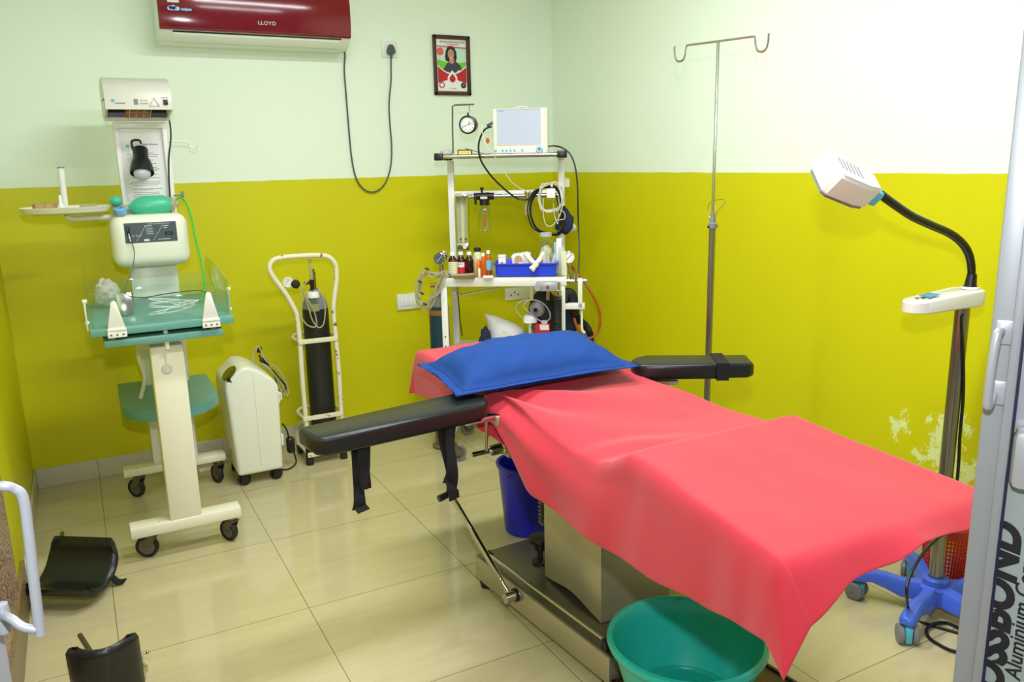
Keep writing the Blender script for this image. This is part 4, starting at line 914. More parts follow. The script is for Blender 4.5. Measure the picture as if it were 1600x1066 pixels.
# hanging dial gauge
def dial():
    c = kp(731, 195, .23); r = .041
    t = kthing('dial_gauge', 'round white dial gauge in a black rim hanging from a thin rod above the shelf', 'gauge', tuple(c))
    ax = V((-.18, -1, -.05)).normalized()
    t.p('case', MB().lathe([(0, -.05), (r-.006, -.05), (r, -.044), (r, 0)], c, ax, 36), 'brass')
    t.p('rim', MB().lathe([(r+.001, -.006), (r+.004, -.004), (r+.004, .006), (r-.003, .010), (r-.004, .004)], c, ax, 36), 'black')
    t.p('dial', MB().lathe([(0, .004), (r-.003, .004)], c, ax, 36), 'labelwhite')
    T = frame(c+ax*.0045, (1, -.18, 0), (0, 0, 1)); mb = MB()
    mb.box((-.002, -.001, 0), (.062, .0016, .0008), T=T @ Matrix.Rotation(.30, 4, 'Z')); mb.box((.006, .010, 0), (.003, .018, .0008), T=T @ Matrix.Rotation(-.3, 4, 'Z'))
    for i in range(12): mb.box((.030, 0, 0), (.007, .0013, .0006), T=T @ Matrix.Rotation(i*math.pi/6, 4, 'Z'))
    t.p('dial_marks', mb, 'ink')
    t.p('stem', MB().cyl(c+V((0, .01, r)), c+V((0.002, .01, r+.018)), .006, .004, n=12), 'black')
dial()
# patient monitor
def monitor():
    a, b = kp(769, 170, .25), kp(856, 238, .25); x0, x1 = a.x, b.x; z0 = kp(790, 243, .22).z+.0045; z1 = a.z
    t = kthing('patient_monitor', 'white patient monitor with a blank grey screen on the top shelf of the trolley', 'monitor', ((x0+x1)/2, .30, z0)); h = z1-z0; w = x1-x0
    F = frame(((x0+x1)/2, .25, (z0+z1)/2), (1, 0, 0), (0, 0, 1))
    t.p('housing', MB().box(((x0+x1)/2, .32, (z0+z1)/2), (w, .14, h), bev=.008, seg=3), 'offwhite')
    sx, sy = w*.80, h*.77; ox, oy = -.006, .022
    s = t.p('screen', MB().prism(rrect(sx-.006, sy-.006, .002, 2, ox, oy), F @ Matrix.Translation((0, 0, -.002)), .003), 'screen')
    t.p('bezel', MB().box((ox, oy+sy/2, .001), (sx+.004, .004, .004), T=F).box((ox, oy-sy/2, .001), (sx+.004, .004, .004), T=F).box((ox-sx/2, oy, .001), (.004, sy, .004), T=F).box((ox+sx/2, oy, .001), (.004, sy, .004), T=F), 'heater')
    zb = -h/2+.020
    t.p('button_strip', MB().prism(rrect(w*.64, .017, .008, 5, -.036, zb), F, .0025), 'acwhite')
    for i, dx in enumerate((-.125, -.09, -.07, -.05, -.03, -.01, .01)): t.p('button', MB().prism([(dx+q[0], zb+q[1]) for q in disc(0, .0062, 14)], F, .005, bev=.001), 'bluebtn' if i != 5 else 'labelwhite')
    t.p('rotary_knob', MB().lathe([(.006, .014), (.008, .018), (.014, .018), (.017, .014), (.017, 0)], F @ V((w/2-.042, zb+.002, 0)), F.to_3x3() @ V((0, 0, 1)), 24), 'paleblue')
    t.p('maker_mark', MB().prism(rrect(.030, .006, .003, 4, -w/2+.042, h/2-.012), F, .0015), 'bluebtn')
    t.p('orange_patch', MB().prism([(w/2-.008+q[0]-.004, h/2-.026+q[1]) for q in disc(0, .009, 14)], F, .0015), 'label')
    mb = MB()
    for i in range(5): mb.box((w/2-.008, h/2-.06-i*.018, .001), (.010, .0012, .0012), T=F)
    t.p('side_marks', mb, 'heater')
    mb = MB(); mb.tube([F @ V((-.02, h/2-.004, -.05)), F @ V((-.016, h/2+.008, -.05)), F @ V((.03, h/2+.008, -.05)), F @ V((.034, h/2-.004, -.05))], .005, 8, 4); t.p('carry_handle', mb, 'heater')
    q = F @ V((-w/2, .045, -.06)); t.p('side_plug', MB().box(q+V((-.018, 0, -.004)), (.04, .016, .014), rot=Matrix.Rotation(-.5, 3, 'Y'), bev=.004), 'slate')
monitor()
def ktube(name, pts, r, mt, label, cat='cable', n=8, sub=6):
    return ksolo(name, MB().tube([kp(*p) for p in pts], r, n, sub), mt, label, cat)
ktube('monitor_cable', [(768, 198, .22), (757, 203, .18), (749, 220, .17), (748, 236, .16), (752, 252, .17), (765, 272, .2), (780, 288, .22), (796, 302, .24), (810, 311, .25), (824, 312, .25), (835, 310, .24)], .0048, 'black', 'thick black cable curving from the monitor side down to the chrome connector')
ktube('sensor_lead', [(764, 184, .22), (754, 195, .16), (754, 208, .15), (760, 228, .14), (770, 241, .14), (784, 262, .18), (798, 283, .2), (812, 294, .22), (824, 298, .22), (840, 296, .2), (848, 286, .2)], .0022, 'heater', 'thin white sensor lead drooping from the monitor side to the coiled leads')
ktube('mains_lead', [(857, 229, .3), (866, 228, .3), (878, 231, .28), (890, 240, .26), (898, 258, .25), (902, 285, .25), (903, 320, .25), (904, 360, .25), (905, 395, .2), (904, 425, .16), (906, 436, .12)], .0042, 'black', 'long black mains lead hanging straight down right of the trolley posts')
mb = MB(); rnd = random.Random(4)
for k in range(6):
    ex = rnd.uniform(-3, 3); pts = []
    for x, y in ((850, 293), (836, 302), (828, 320), (829, 340), (838, 356), (856, 365), (870, 366), (878, 352), (876, 325), (872, 302), (862, 292)): pts.append(kp(x+ex+rnd.uniform(-1.5, 1.5)+(k-2)*.8, y+rnd.uniform(-2, 2)-(k-3)*.5, .20-.006*k))
    mb.tube(pts, .0036, 7, 6, closed=True)
ksolo('cuff_hose', mb, 'black', 'black blood pressure hose coiled on the right trolley post', 'hose')
mb = MB()
for k in range(6):
    pts = [kp(x+rnd.uniform(-2, 2), y+rnd.uniform(-2.5, 2.5), .16-.004*k) for x, y in ((862, 286), (848, 292), (842, 310), (846, 326), (858, 330), (872, 326), (880, 310), (877, 294), (868, 286))]
    mb.tube(pts, .0022, 6, 6, closed=True)
mb.tube([kp(*p) for p in ((849, 310, .14), (849, 335, .14), (853, 351, .14), (862, 353, .14), (872, 342, .14), (877, 330, .14), (880, 318, .14))], .0022, 6, 6)
mb.tube([kp(*p) for p in ((865, 318, .13), (866, 335, .13), (871, 350, .13), (873, 344, .13), (882, 342, .13), (882, 333, .13), (876, 328, .13))], .0018, 6, 6)
ksolo('sensor_lead_coil', mb, 'heater', 'white sensor leads coiled over the black hose on the right trolley post', 'cable')
c = kp(861, 302, .13); T = frame(c, (1, 0, 0), (0, 0, 1))
t = kthing('lead_junction_box', 'small square white lead box in front of the coiled cables', 'junction box', tuple(c))
t.p('box', MB().box((0, 0, 0), (.042, .046, .014), T=T, bev=.003), 'labelwhite'); t.p('clip', MB().box((.004, .034, .0), (.014, .024, .010), T=T, bev=.002), 'chrome'); t.p('plug', MB().cyl(T @ V((.010, -.023, 0)), T @ V((.010, -.046, 0)), .0035, n=10), 'chrome')
# pressure cuff
mb = MB(); c = kp(882, 341, .24); T = frame(c, (1, 0, 0), (0, 0, 1)); poly = [(-.048, -.052), (-.035, -.062), (.006, -.085), (.018, -.078), (.040, -.050), (.046, -.020), (.048, .005), (.030, .022), (.014, .04), (.004, .062), (-.006, .066), (-.020, .010), (-.045, -.02)]
mb.prism(poly, T, .018, bev=.006); T2 = T @ Matrix.Translation((.004, .002, .018)); mb.prism([(p[0]*.86, p[1]*.88) for p in poly], T2, .012, bev=.005)
ksolo('pressure_cuff', mb, 'navy', 'folded navy blue pressure cuff hanging on the right trolley post', 'cuff')
mb = MB(); c = kp(893, 356, .30); mb.ball(c, .026, 18, (1, 1, .9)); ksolo('inflation_bulb', mb, 'heater', 'pale rubber bulb half hidden behind the navy cuff', 'bulb')
q = kp(886, 286, VB-.02); mb = MB(); mb.box(q, (.026, .004, .042), bev=.001); mb.box(q+V((-.008, .0, .022)), (.012, .004, .014)); ksolo('paper_tag', mb, 'label', 'small cream paper tag stuck on the right trolley post', 'tag')
q = kp(722, 236, .24); zsh = kp(790, 243, .22).z+.0045
t = kthing('gold_carton', 'small brown and gold carton lying on the shelf beside the dial gauge', 'box', (q.x, .25, zsh)); T = Matrix.Translation((q.x+.01, .27, zsh+.0145)) @ Matrix.Rotation(.12, 4, 'Z')
t.p('carton', MB().box((0, 0, 0), (.074, .06, .029), T=T, bev=.001), 'brown'); t.p('gold_face', MB().box((0, -.0305, 0), (.062, .001, .018), T=T), 'brass')
t.p('lettering', text_mb('GLUCOSE', .011, T @ frame((0, -.0313, 0), (1, 0, 0), (0, 0, 1))), 'ink')
crumple('plastic_wrapper', tuple(kw((kp(697, 238, .24).x, .27, zsh))), .030, 'film', 'crumpled clear wrapper at the left end of the trolley shelf', 'wrapper', (1.2, .8, .5), 9)
mb = MB(); q = kp(742, 236, .20); mb.box((q.x-.004, .235, zsh+.020), (.10, .05, .003), rot=Matrix.Rotation(.30, 3, 'Y')); ksolo('cable_card', mb, 'slate', 'dark flat sleeve tilted on the shelf left of the monitor', 'sleeve')
q = kp(762, 220, VB+.05); mb = MB(); T = frame(Yp(762, 220, YB-.002), (1, 0, 0), (0, 0, 1)); mb.prism(disc(0, .011, 20, sy=1.4), T, .0012); solo('orange_sticker', mb, 'orangedot', 'round orange sticker on the back wall left of the monitor', 'sticker')

# ---- bottles on the table
def bottle(x, by, ty, hw, glass, cap, label=None, name='', gname=None, neck=.42, capw=.55, band=(.12, .62), fill=None, cat='bottle', kind='medicine_bottle', shoulder=.72):
    c = kz(x, by); v = c.y; r = (kp(x+hw, 420, v).x-kp(x, 420, v).x); H = kp(x, ty, v).z-TT; c = V((c.x, v+r, TT+.0005))
    t = kthing(kind, name, cat, tuple(c), group=gname)
    t.p('glass_body', MB().lathe([(0, 0), (r-.003, 0), (r, .004), (r, H*shoulder*.86), (r*.93, H*shoulder*.94), (r*neck*1.25, H*.82), (r*neck, H*.85), (r*neck, H*.9), (0, H*.9)], c, n=24), glass)
    t.p('cap', MB().lathe([(0, H), (r*capw-.001, H), (r*capw, H-.002), (r*capw, H*.86), (0, H*.86)], c, n=22), cap)
    if label:
        lb = t.p('label', MB().lathe([(r+.0006, H*band[0]), (r+.0006, H*band[1])], c, n=24), label)
        if label == 'labelred':
            t.p('white_panel', MB().grid([[c+V((math.sin(a)*(r+.001), -math.cos(a)*(r+.001), H*z)) for a in [(-.9+i*.14) for i in range(14)]] for z in (.36, .56)]), 'labelwhite', lb)
            t.p('lettering', text_mb('SYRUP', .008, frame(c+V((0, -r-.0016, H*.50)), (1, 0, 0), (0, 0, 1))), 'ink', lb)
        if label == 'label':
            mb = MB()
            for i in range(5): mb.grid([[c+V((math.sin(a)*(r+.001), -math.cos(a)*(r+.001), H*(band[1]-.08-i*.09)+dz)) for a in [(-.7+q*.12) for q in range(12 if i % 2 else 9)]] for dz in (0, .0018)])
            t.p('label_print', mb, 'greyink', lb)
    return t
G = None
bottle(707, 433, 395, 7.2, 'amber', 'labelwhite', 'label', 'brown syrup bottle with a pale yellow label, leftmost of the row on the trolley table')
bottle(720, 431, 394.5, 7, 'amber', 'labelwhite', 'labelred', 'brown syrup bottle with a red and white label, second in the row', band=(.10, .60))
bottle(733, 431, 394.5, 6.6, 'amber', 'labelwhite', None, 'very dark bottle with a white cap and its label turned away')
bottle(746, 428, 388, 7, 'label', 'ink', None, 'taller pale green bottle with a large black cap on the trolley table', capw=.78, neck=.6)
bottle(763, 430, 392, 5.2, 'orange', 'labelwhite', 'lightblue', 'orange bottle with a light blue label stripe next to the blue tray', band=(.2, .6))
bottle(748, 433, 401, 3.6, 'orangelight', 'labelwhite', None, 'small bright orange vial in front of the black capped bottle', kind='vial')
bottle(755, 434, 396, 4.8, 'orange', 'labelwhite', None, 'slim glossy orange bottle with a white cap in the middle of the row')
bottle(705.5, 436, 427, 1.6, 'glass', 'chrome', None, 'tiny clear glass ampoule with a silver cap at the front left of the table', kind='ampoule', cat='ampoule')
bottle(749, 436, 420, 1.9, 'labelwhite', 'labelwhite', None, 'thin upright white tube at the front of the table before the orange bottles', kind='tube_vial', cat='tube', neck=.9, capw=.95)
for i, (x, y, L, a, nm, mt) in enumerate(((718, 433, .085, .15, 'clear packaged syringe lying in front of the red labelled bottle', 'tubing'), (735, 432, .075, .5, 'clear syringe lying aslant in front of the dark bottle', 'tubing'))):
    c = kz(x, y); d = V((math.cos(a), math.sin(a), 0)); c = V((c.x, c.y, TT+.009)); s = c-d*L/2
    mb = MB(); mb.cyl(s, s+d*L*.75, .0075, n=12); mb.cyl(s+d*L*.75, s+d*L, .002, n=8); mb.cyl(s-d*.015, s, .003, n=8); mb.cyl(s-d*.018, s-d*.015, .008, n=12)
    ksolo('syringe', mb, mt, nm, 'syringe')
mb = MB(); c = kz(762, 435); mb.box((c.x+.002, c.y+.004, TT+.0065), (.05, .022, .012), bev=.002); ksolo('paper_packet', mb, 'labelwhite', 'small flat white packet lying in front of the orange bottles', 'packet')
mb = MB(); c = kz(725, 436); mb.bx(c.x-.05, c.x+.05, c.y+.002, c.y+.05, TT, TT+.004, bev=.001); mb.bx(c.x-.05, c.x+.05, c.y+.002, c.y+.005, TT, TT+.016); mb.bx(c.x-.05, c.x-.047, c.y+.002, c.y+.05, TT, TT+.016); mb.bx(c.x+.047, c.x+.05, c.y+.002, c.y+.05, TT, TT+.016)
ksolo('steel_dish', mb, 'chrome', 'shallow steel dish at the front of the table before the brown bottles', 'dish')
# ---- blue tray and what it holds
a, b = kp(775, 436, .012), kp(868, 436, .012); zt_ = kp(820, 412, .004).z; x0, x1 = a.x, b.x; BT = TT+.0006
def ring(e, z, o=0): return [V((x+((x0+x1)/2), y+.115, z)) for x, y in rrect((x1-x0)+2*e, .19+2*e, .02+e*.5, 5)]
mb = MB(); mb.grid([ring(-.02, BT+.0), ring(0, BT+.002), ring(.006, zt_-.006), ring(.014, zt_-.006), ring(.014, zt_), ring(.003, zt_), ring(-.003, BT+.006), ring(-.02, BT+.004)], closed_u=True)
mb.bm.faces.new([v for v in mb.bm.verts[:24]]) if False else None
n_ = len(ring(0, 0)); mb.bm.verts.ensure_lookup_table(); mb.bm.faces.new(mb.bm.verts[:n_]); mb.bm.faces.new(mb.bm.verts[-n_:])
ksolo('storage_tray', mb, 'blue', 'bright blue plastic tray on the right half of the trolley table', 'tray')
zf = BT+.0062
def kbox(name, x, y0_, y1_, w_, v, dp, mt, label, cat, rz=0, ry=0, parts=None):
    c = kp(x, y0_, v); z1 = c.z; z0 = zf; mb = MB()
    mb.box((c.x, v+dp/2, (z0+z1)/2), (w_, dp, z1-z0), rot=(Matrix.Rotation(rz, 3, 'Z') @ Matrix.Rotation(ry, 3, 'Y')), bev=.002)
    return ksolo(name, mb, mt, label, cat)
c = kp(784, 399, .05); t = kthing('medicine_carton', 'small upright white carton with an orange mark at the left end of the blue tray', 'box', (c.x, .07, zf))
t.p('carton', MB().bx(c.x-.018, c.x+.018, .05, .09, zf, c.z, bev=.001), 'labelwhite'); t.p('print_mark', MB().bx(c.x-.006, c.x+.006, .0492, .05, c.z-.040, c.z-.034), 'orangedot'); t.p('lid_flap', MB().bx(c.x-.018, c.x+.018, .0494, .05, c.z-.010, c.z-.009), 'greyink')
q0, q1 = kp(801, 404, .10), kp(828, 392, .10)
mb = MB(); T = Matrix.Translation(((q0.x+q1.x)/2, .14, (zf+kp(815, 392, .10).z)/2+.002)) @ Matrix.Rotation(-.14, 4, 'Y'); mb.box((0, 0, 0), (q1.x-q0.x+.012, .06, .072), T=T, bev=.008, seg=3); mb.box((0, 0, .038), (q1.x-q0.x-.01, .05, .004), T=T)
ksolo('glove_box', mb, 'labelwhite', 'tilted white box with rounded edges sticking out of the blue tray', 'box')
c = kp(810, 405, .07); mb = MB(); mb.prism(disc(0, .020, 10, sy=1.2), frame((c.x, .075, c.z-.006), (1, 0, .1), (0, .2, 1)), .006); ksolo('card_piece', mb, 'card', 'piece of brown card leaning on the white box in the blue tray', 'card')
c = kp(815, 412, .04); mb = MB(); mb.box((c.x, .05, c.z-.008), (.034, .02, .022), rot=Matrix.Rotation(.25, 3, 'Y'), bev=.002); ksolo('gauze_packet', mb, 'labelwhite', 'little white gauze packet at the front of the blue tray', 'packet')
def glove(pts, rs, label):
    mb = MB(); p = smooth([kp(*q) for q in pts], 5); n = len(p)
    rad = [rs[0]+(rs[1]-rs[0])*i/(n-1) for i in range(n)]; rad[0] *= .5; rad[-1] *= .6
    mb.sweep(p, rad, 12); 
    for v in mb.bm.verts: v.co += V((noise.noise(v.co*60), 0, noise.noise(v.co*60+V((5, 5, 5)))))*.006
    ksolo('rolled_glove', mb, 'bone', label, 'glove')
glove([(821, 396, .06), (828, 405, .04), (837, 414, .03)], (.016, .010), 'cream rolled glove leaning to the left in the blue tray')
glove([(850, 395, .05), (842, 407, .02), (835, 416, -.012), (830, 421, -.016)], (.011, .014), 'cream rolled glove hanging over the front rim of the blue tray')
c = kp(853, 370, .12); t = kthing('cotton_jar', 'tall clear jar packed with speckled cotton at the right of the blue tray', 'jar', (c.x, .13, zf)); H = kp(853, 364, .12).z
t.p('jar_glass', MB().lathe([(0, zf), (.036, zf), (.040, zf+.01), (.040, H-.045), (.026, H-.022), (.026, H-.018)], (c.x, .13, 0), n=26), 'glass'); t.p('jar_lid', MB().lathe([(.027, H-.020), (.029, H-.018), (.029, H), (0, H+.002)], (c.x, .13, 0), n=26), 'film')
mb = MB(); mb.ball((0, 0, 0), .034, 22, (1, 1, 1.5))
for v in mb.bm.verts: v.co *= 1+.18*noise.noise(v.co*60)
mb.bm.transform(Matrix.Translation((c.x, .13, (zf+H)/2-.016))); m_ = mat('speckled_cotton', (214, 206, 180), .9); worn(m_, (120, 70, 50), 90, .60, .66); t.p('cotton', mb, m_)
rnd = random.Random(8)
for i, (x, y, v) in enumerate(((846, 402, .045), (852, 398, .03), (858, 400, .04), (863, 396, .05))):
    c = kp(x, y, v); T = Matrix.Translation((c.x, v, (zf+c.z)/2)) @ Matrix.Rotation(rnd.uniform(-.3, .3), 4, 'Y') @ Matrix.Rotation(rnd.uniform(-.3, .3), 4, 'Z')
    ksolo('sterile_pouch', MB().box((0, 0, 0), (.018, .0035, c.z-zf-.004), T=T, bev=.001), 'film', 'clear sterile pouch standing among others in front of the cotton jar', 'pouch', group='clear pouches in the blue tray')
for i, (x, y, v, mt, nm) in enumerate(((873, 372, .12, 'labelwhite', 'tall white paper packet standing between the blue tray and the right post'), (877, 385, .07, 'film', 'tall clear wrapper standing just right of the blue tray'), (870, 378, .15, 'paleblue', 'pale blue wrapper strip standing behind the white paper packet'), (881, 392, .05, 'label', 'cream paper packet standing by the right table corner'))):
    c = kp(x, y, v); mb = MB(); T = Matrix.Translation((c.x, v, (TT+c.z)/2)) @ Matrix.Rotation(rnd.uniform(-.05, .05), 4, 'Y') @ Matrix.Rotation(rnd.uniform(-.4, .4), 4, 'Z')
    mb.box((0, 0, 0), (.026, .006, c.z-TT-.003), T=T, bev=.001); ksolo('wrapped_packet', mb, mt, nm, 'packet')
# ---- lower shelf
LS = .5535
def kdrape(name, c, r, mt, label, cat, sc, seed, amp): return crumple(name, tuple(kw(c)), r, mt, label, cat, sc, seed, amp)
a = kp(786, 512, .16)
def bag(name, poly, v, th, mt, label, cat):
    """a soft filled sack: outline given by pixels, puffed in the middle"""
    P = [kp(x, y, v) for x, y in poly]; cx = sum(p.x for p in P)/len(P); cz = sum(p.z for p in P)/len(P); rings = []
    for side in (-1, 1):
        for k, f in enumerate((0.02, .3, .55, .8, .95)):
            rr = [V((cx+(p.x-cx)*f, v+side*th*math.sqrt(1-f*f)*(1+.25*noise.noise(V((p.x*20*f, p.z*20, side)))), cz+(p.z-cz)*f)) for p in P]
            rings.append(rr) if side < 0 else rings.insert(0, rr) if False else rings.append(rr)
    fr, bk = rings[:5], rings[5:][::-1]; edge = [V(p) for p in P]
    mb = MB(); mb.grid(fr+[edge]+bk, closed_u=True); return ksolo(name, mb, mt, label, cat)
bag('white_plastic_bag', [(757, 490), (772, 493), (790, 500), (806, 506), (818, 514), (821, 524), (818, 534), (790, 538), (768, 536), (765, 520), (761, 505)], .20, .05, 'labelwhite', 'crumpled white plastic bag lying on the lower shelf behind the pillow', 'bag')
crumple('blue_cloth_bundle', tuple(kw((kp(759, 520, .14).x, .14, LS+.0))), .046, 'navy', 'small dark blue cloth bundle peeking out left of the white bag', 'cloth', (.65, .7, 1.3), 4)
c = kp(826, 498, .06); t = kthing('suction_jar', 'clear jar with a white screw cap and tubes on the lower shelf', 'jar', (c.x, .06, LS)); zc_ = kp(828, 493, .06).z
t.p('jar_body', MB().lathe([(0, LS), (.034, LS), (.036, LS+.006), (.036, zc_-.05), (.030, zc_-.04)], (c.x+.008, .06, 0), n=26), 'glass'); t.p('screw_cap', MB().lathe([(0, zc_), (.028, zc_), (.034, zc_-.010), (.036, zc_-.034), (0, zc_-.036)], (c.x+.008, .06, 0), n=26), 'labelwhite')
t.p('dip_tube', MB().cyl((c.x+.006, .045, LS+.01), (c.x+.006, .05, zc_-.03), .006, n=10), 'white'); t.p('dial_label', MB().bx(c.x-.02, c.x+.034, .0225, .0235, LS+.015, LS+.045), 'labelwhite')
c2 = kp(838, 484, .03); t.p('face_mask', MB().lathe([(.010, .02), (.014, .008), (.034, .0), (.040, -.012), (.036, -.02)], c2, (-.2, -1, .1), 26), 'greywheel')
mb = MB(); mb.tube([kp(x, y, .0) for x, y in ((818, 498), (808, 488), (807, 477), (818, 470), (834, 469), (848, 474), (858, 486), (859, 498), (850, 503), (838, 498), (826, 488), (818, 478), (826, 470))], .0032, 7, 6); t.p('tubing', mb, 'lilac')
mb = MB(); mb.cyl(kp(831, 440, .01), kp(831, 468, .01), .009, n=14); t.p('upright_tube', mb, 'tubing')
a, b = kp(836, 508, .03), kp(859, 528, .03); t = kthing('glove_carton', 'red and white carton printed ANGEL on the lower shelf next to the jar', 'box', ((a.x+b.x)/2, .06, LS)); zt2 = a.z+.004
t.p('carton', MB().bx(a.x, b.x, .03, .11, LS, zt2, bev=.001), 'printred'); t.p('white_corner', MB().prism([(.026, -.03), (b.x-a.x-.002, -.03), (b.x-a.x-.006, -.002), (.022, -.002)], frame((a.x, .0298, zt2), (1, 0, 0), (0, 0, 1)), .0006), 'labelwhite')
t.p('opening', MB().box(((a.x+b.x)/2+.01, .06, zt2+.006), (.03, .04, .014), bev=.004), 'labelwhite')
t.p('lettering', text_mb('ANGEL', .016, frame(((a.x+b.x)/2-.004, .0294, kp(848, 523, .03).z), (1, 0, 0), (0, 0, 1)), font_bold=.0006), 'print')
# ================================================================== operating table
def interp(tab, x):
    if x <= tab[0][0]: return tab[0][1]
    for (a, va), (b, vb) in zip(tab, tab[1:]):
        if x <= b:
            t = (x-a)/(b-a); t = t*t*(3-2*t); return va+(vb-va)*t
    return tab[-1][1]
def lerp(tab, x):
    if x <= tab[0][0]: return tab[0][1]
    for (a, va), (b, vb) in zip(tab, tab[1:]):
        if x <= b: return va+(vb-va)*(x-a)/(b-a)
    return tab[-1][1]
def op_table():
    t = Thing('operating_table', 'stainless steel operating table with black padded arm boards, under the pink sheet', 'operating table', (1.40, -1.75, 0))
    # base
    L0, L1, R0, R1 = (1.178, -1.355), (1.236, -2.115), (1.615, -1.335), (1.665, -2.09)
    poly = [L0, L1, R1, R0]; T = frame((0, 0, .028), (1, 0, 0), (0, 1, 0))
    bs = t.p('base', MB().prism(poly, T, .088, bev=.003), 'steel')
    t.p('base_plate', MB().prism([(p[0]+(.004 if p in (L0, L1) else -.004), p[1]) for p in poly], frame((0, 0, .116), (1, 0, 0), (0, 1, 0)), .005, bev=.001), 'steeldark')
    for (x, y) in ((1.205, -1.385), (1.262, -2.08), (1.585, -1.365), (1.635, -2.06)): t.p('foot', MB().cyl((x, y, 0), (x, y, .03), .020, .026, n=16), 'rubber')
    a, b = Zp(765, 868, .142), Zp(949, 1004, .142)
    t.p('base_rod', MB().cyl(a, b, .006, n=12), 'chrome')
    for q in (a-(b-a).normalized()*.012, b): t.p('rod_end', MB().box((q.x, q.y, .136), (.030, .030, .030), bev=.005), 'black')
    # column in a loose sheet steel cover
    x0, x1, y1, y0 = 1.312, 1.575, -1.625, -1.962
    mb = MB(); cols = []
    per = [(x1, y1), (x0, y1), (x0, y0), (x1, y0)]
    P = []
    for k in range(4):
        p, q = V((*per[k], 0)), V((*per[(k+1) % 4], 0))
        for i in range(12): P.append(p.lerp(q, i/12))
    def zb(p, k): return .122+(.020*math.sin(math.pi*(k % 12)/12)**2+.006 if 12 <= k < 24 else .002)
    mb.grid([[V((p.x, p.y, zb(p, k))) for k, p in enumerate(P)], [V((p.x+(.006*math.sin(k*.5) if 12 < k < 24 else 0), p.y, .25)) for k, p in enumerate(P)], [V((p.x+(.004*math.sin(k*.5) if 12 < k < 24 else 0), p.y, .45)) for k, p in enumerate(P)], [V((p.x, p.y, .66)) for p in P]], closed_u=True)
    t.p('column_cover', mb, 'steel'); t.p('column', MB().bx(x0+.03, x1-.03, y0+.03, y1-.03, .12, .70, bev=.004), 'steeldark')
    # notched height rack beside the column
    mb = MB(); mb.bx(1.318, 1.324, -1.606, -1.59, .30, .62)
    for i in range(22): mb.bx(1.310, 1.319, -1.606, -1.59, .31+i*.014, .316+i*.014)
    t.p('height_rack', mb, 'steeldark')
    k = Zp(842, 880, .121); kx, ky = k.x+.006, k.y
    t.p('lock_knob', MB().lathe([(0, .121), (.030, .121), (.030, .129), (.010, .133), (.010, .170), (.020, .174), (.024, .200), (.038, .204), (.041, .212), (.038, .222), (0, .224)], (kx, ky, 0), n=14), 'black')
    # frame and mattress
    t.p('top_frame', MB().bx(1.17, 1.19, -2.74, -1.04, .665, .70, bev=.003).bx(1.615, 1.635, -2.74, -1.04, .665, .70, bev=.003).bx(1.19, 1.615, -2.74, -2.70, .665, .70).bx(1.19, 1.615, -1.08, -1.04, .665, .70).bx(1.19, 1.615, -2.0, -1.6, .66, .735), 'steel')
    for (ya, yb, z) in ((-1.50, -1.015, .800), (-2.27, -1.52, .752), (-2.87, -2.30, .812)):
        t.p('mattress', MB().bx(1.160, 1.630, ya, yb, z-.05, z, bev=.018, seg=3), 'leather')
    # arm boards
    def board(name, c0, c1, w0, w1, z0, z1, strap, far):
        c0 = V(c0); c1 = V(c1); d = (c1-c0); L = d.length; d.normalize(); s = V((-d.y, d.x, 0))
        o = V((c0.x, c0.y, 0)); th = .052; n = 14
        out = [(0+.03*(1-math.cos(a)), -w0/2*math.cos(0)+0) for a in (0,)]
        pts = []
        for k in range(n+1):
            a = -math.pi/2-math.pi*k/n; pts.append((.055+.055*math.cos(a), (w0/2)*math.sin(a)))
        pts += [(L-.012, w1/2), (L, w1/2-.012), (L, -w1/2+.02), (L-.02, -w1/2)] if far else [(L-.02, w1/2), (L, w1/2-.03), (L, -w1/2+.012), (L-.012, -w1/2)]
        T = frame((c0.x, c0.y, z0-th), d+V((0, 0, (z1-z0)/L)), s)
        b = t.p(name, MB().prism(pts, T, th, bev=.014, seg=4), 'leather', angle=50)
        t.p('arm_board_plate', MB().prism(rrect(L*.7, w0*.55, .01, 3, L*.42, 0), T @ Matrix.Translation((0, 0, -.007)), .006), 'steeldark', b)
        return b, T, L
    bl, T, L = board('arm_board', (1.065, -1.692, 0), (.512, -1.757, 0), .142, .145, .825, .822, None, False)
    t.p('arm_bracket', MB().bx(.985, 1.13, -1.735, -1.675, .752, .770, bev=.002), 'chrome'); t.p('arm_bracket', MB().bx(1.085, 1.165, -1.74, -1.67, .735, .765, bev=.003), 'steel')
    t.p('clamp_handle', MB().cyl((1.058, -1.725, .765), (1.054, -1.725, .66), .0045, n=10), 'chrome')
    def strap(name, prof, w, mt='strap', th=.004, par=None):
        """prof: centre points down the strap, each with the half width direction"""
        mb = MB(); F, B = [], []
        for i, (p, h, nrm) in enumerate(prof):
            p, h, nrm = V(p), V(h), V(nrm).normalized()*th/2; F.append([p-h+nrm, p+h+nrm]); B.append([p-h-nrm, p+h-nrm])
        rows = [[f[0], f[1], b[1], b[0]] for f, b in zip(F, B)]; mb.grid(rows, closed_u=True)
        n = len(mb.bm.verts); mb.bm.verts.ensure_lookup_table(); mb.bm.faces.new(mb.bm.verts[:4]); mb.bm.faces.new(mb.bm.verts[n-4:])
        return t.p(name, mb, mt, par)
    def hang(pxl, yv, hw, par, drop=0):
        pts = smooth([Yp(x, y, yv) for x, y in pxl], 4); n = len(pts); prof = []
        for i, p in enumerate(pts):
            f = i/(n-1); w_ = hw[0]+(hw[1]-hw[0])*f; a = .25*math.sin(f*4)
            prof.append((p+V((0, .006*math.sin(f*7), 0)), V((w_*math.cos(a), w_*math.sin(a), 0)), (0, 1, .0)))
        return strap('strap', prof, 0, par=par)
    s1 = hang([(560, 672), (562, 700), (563, 735), (567, 765)], -1.765, (.027, .024), bl)
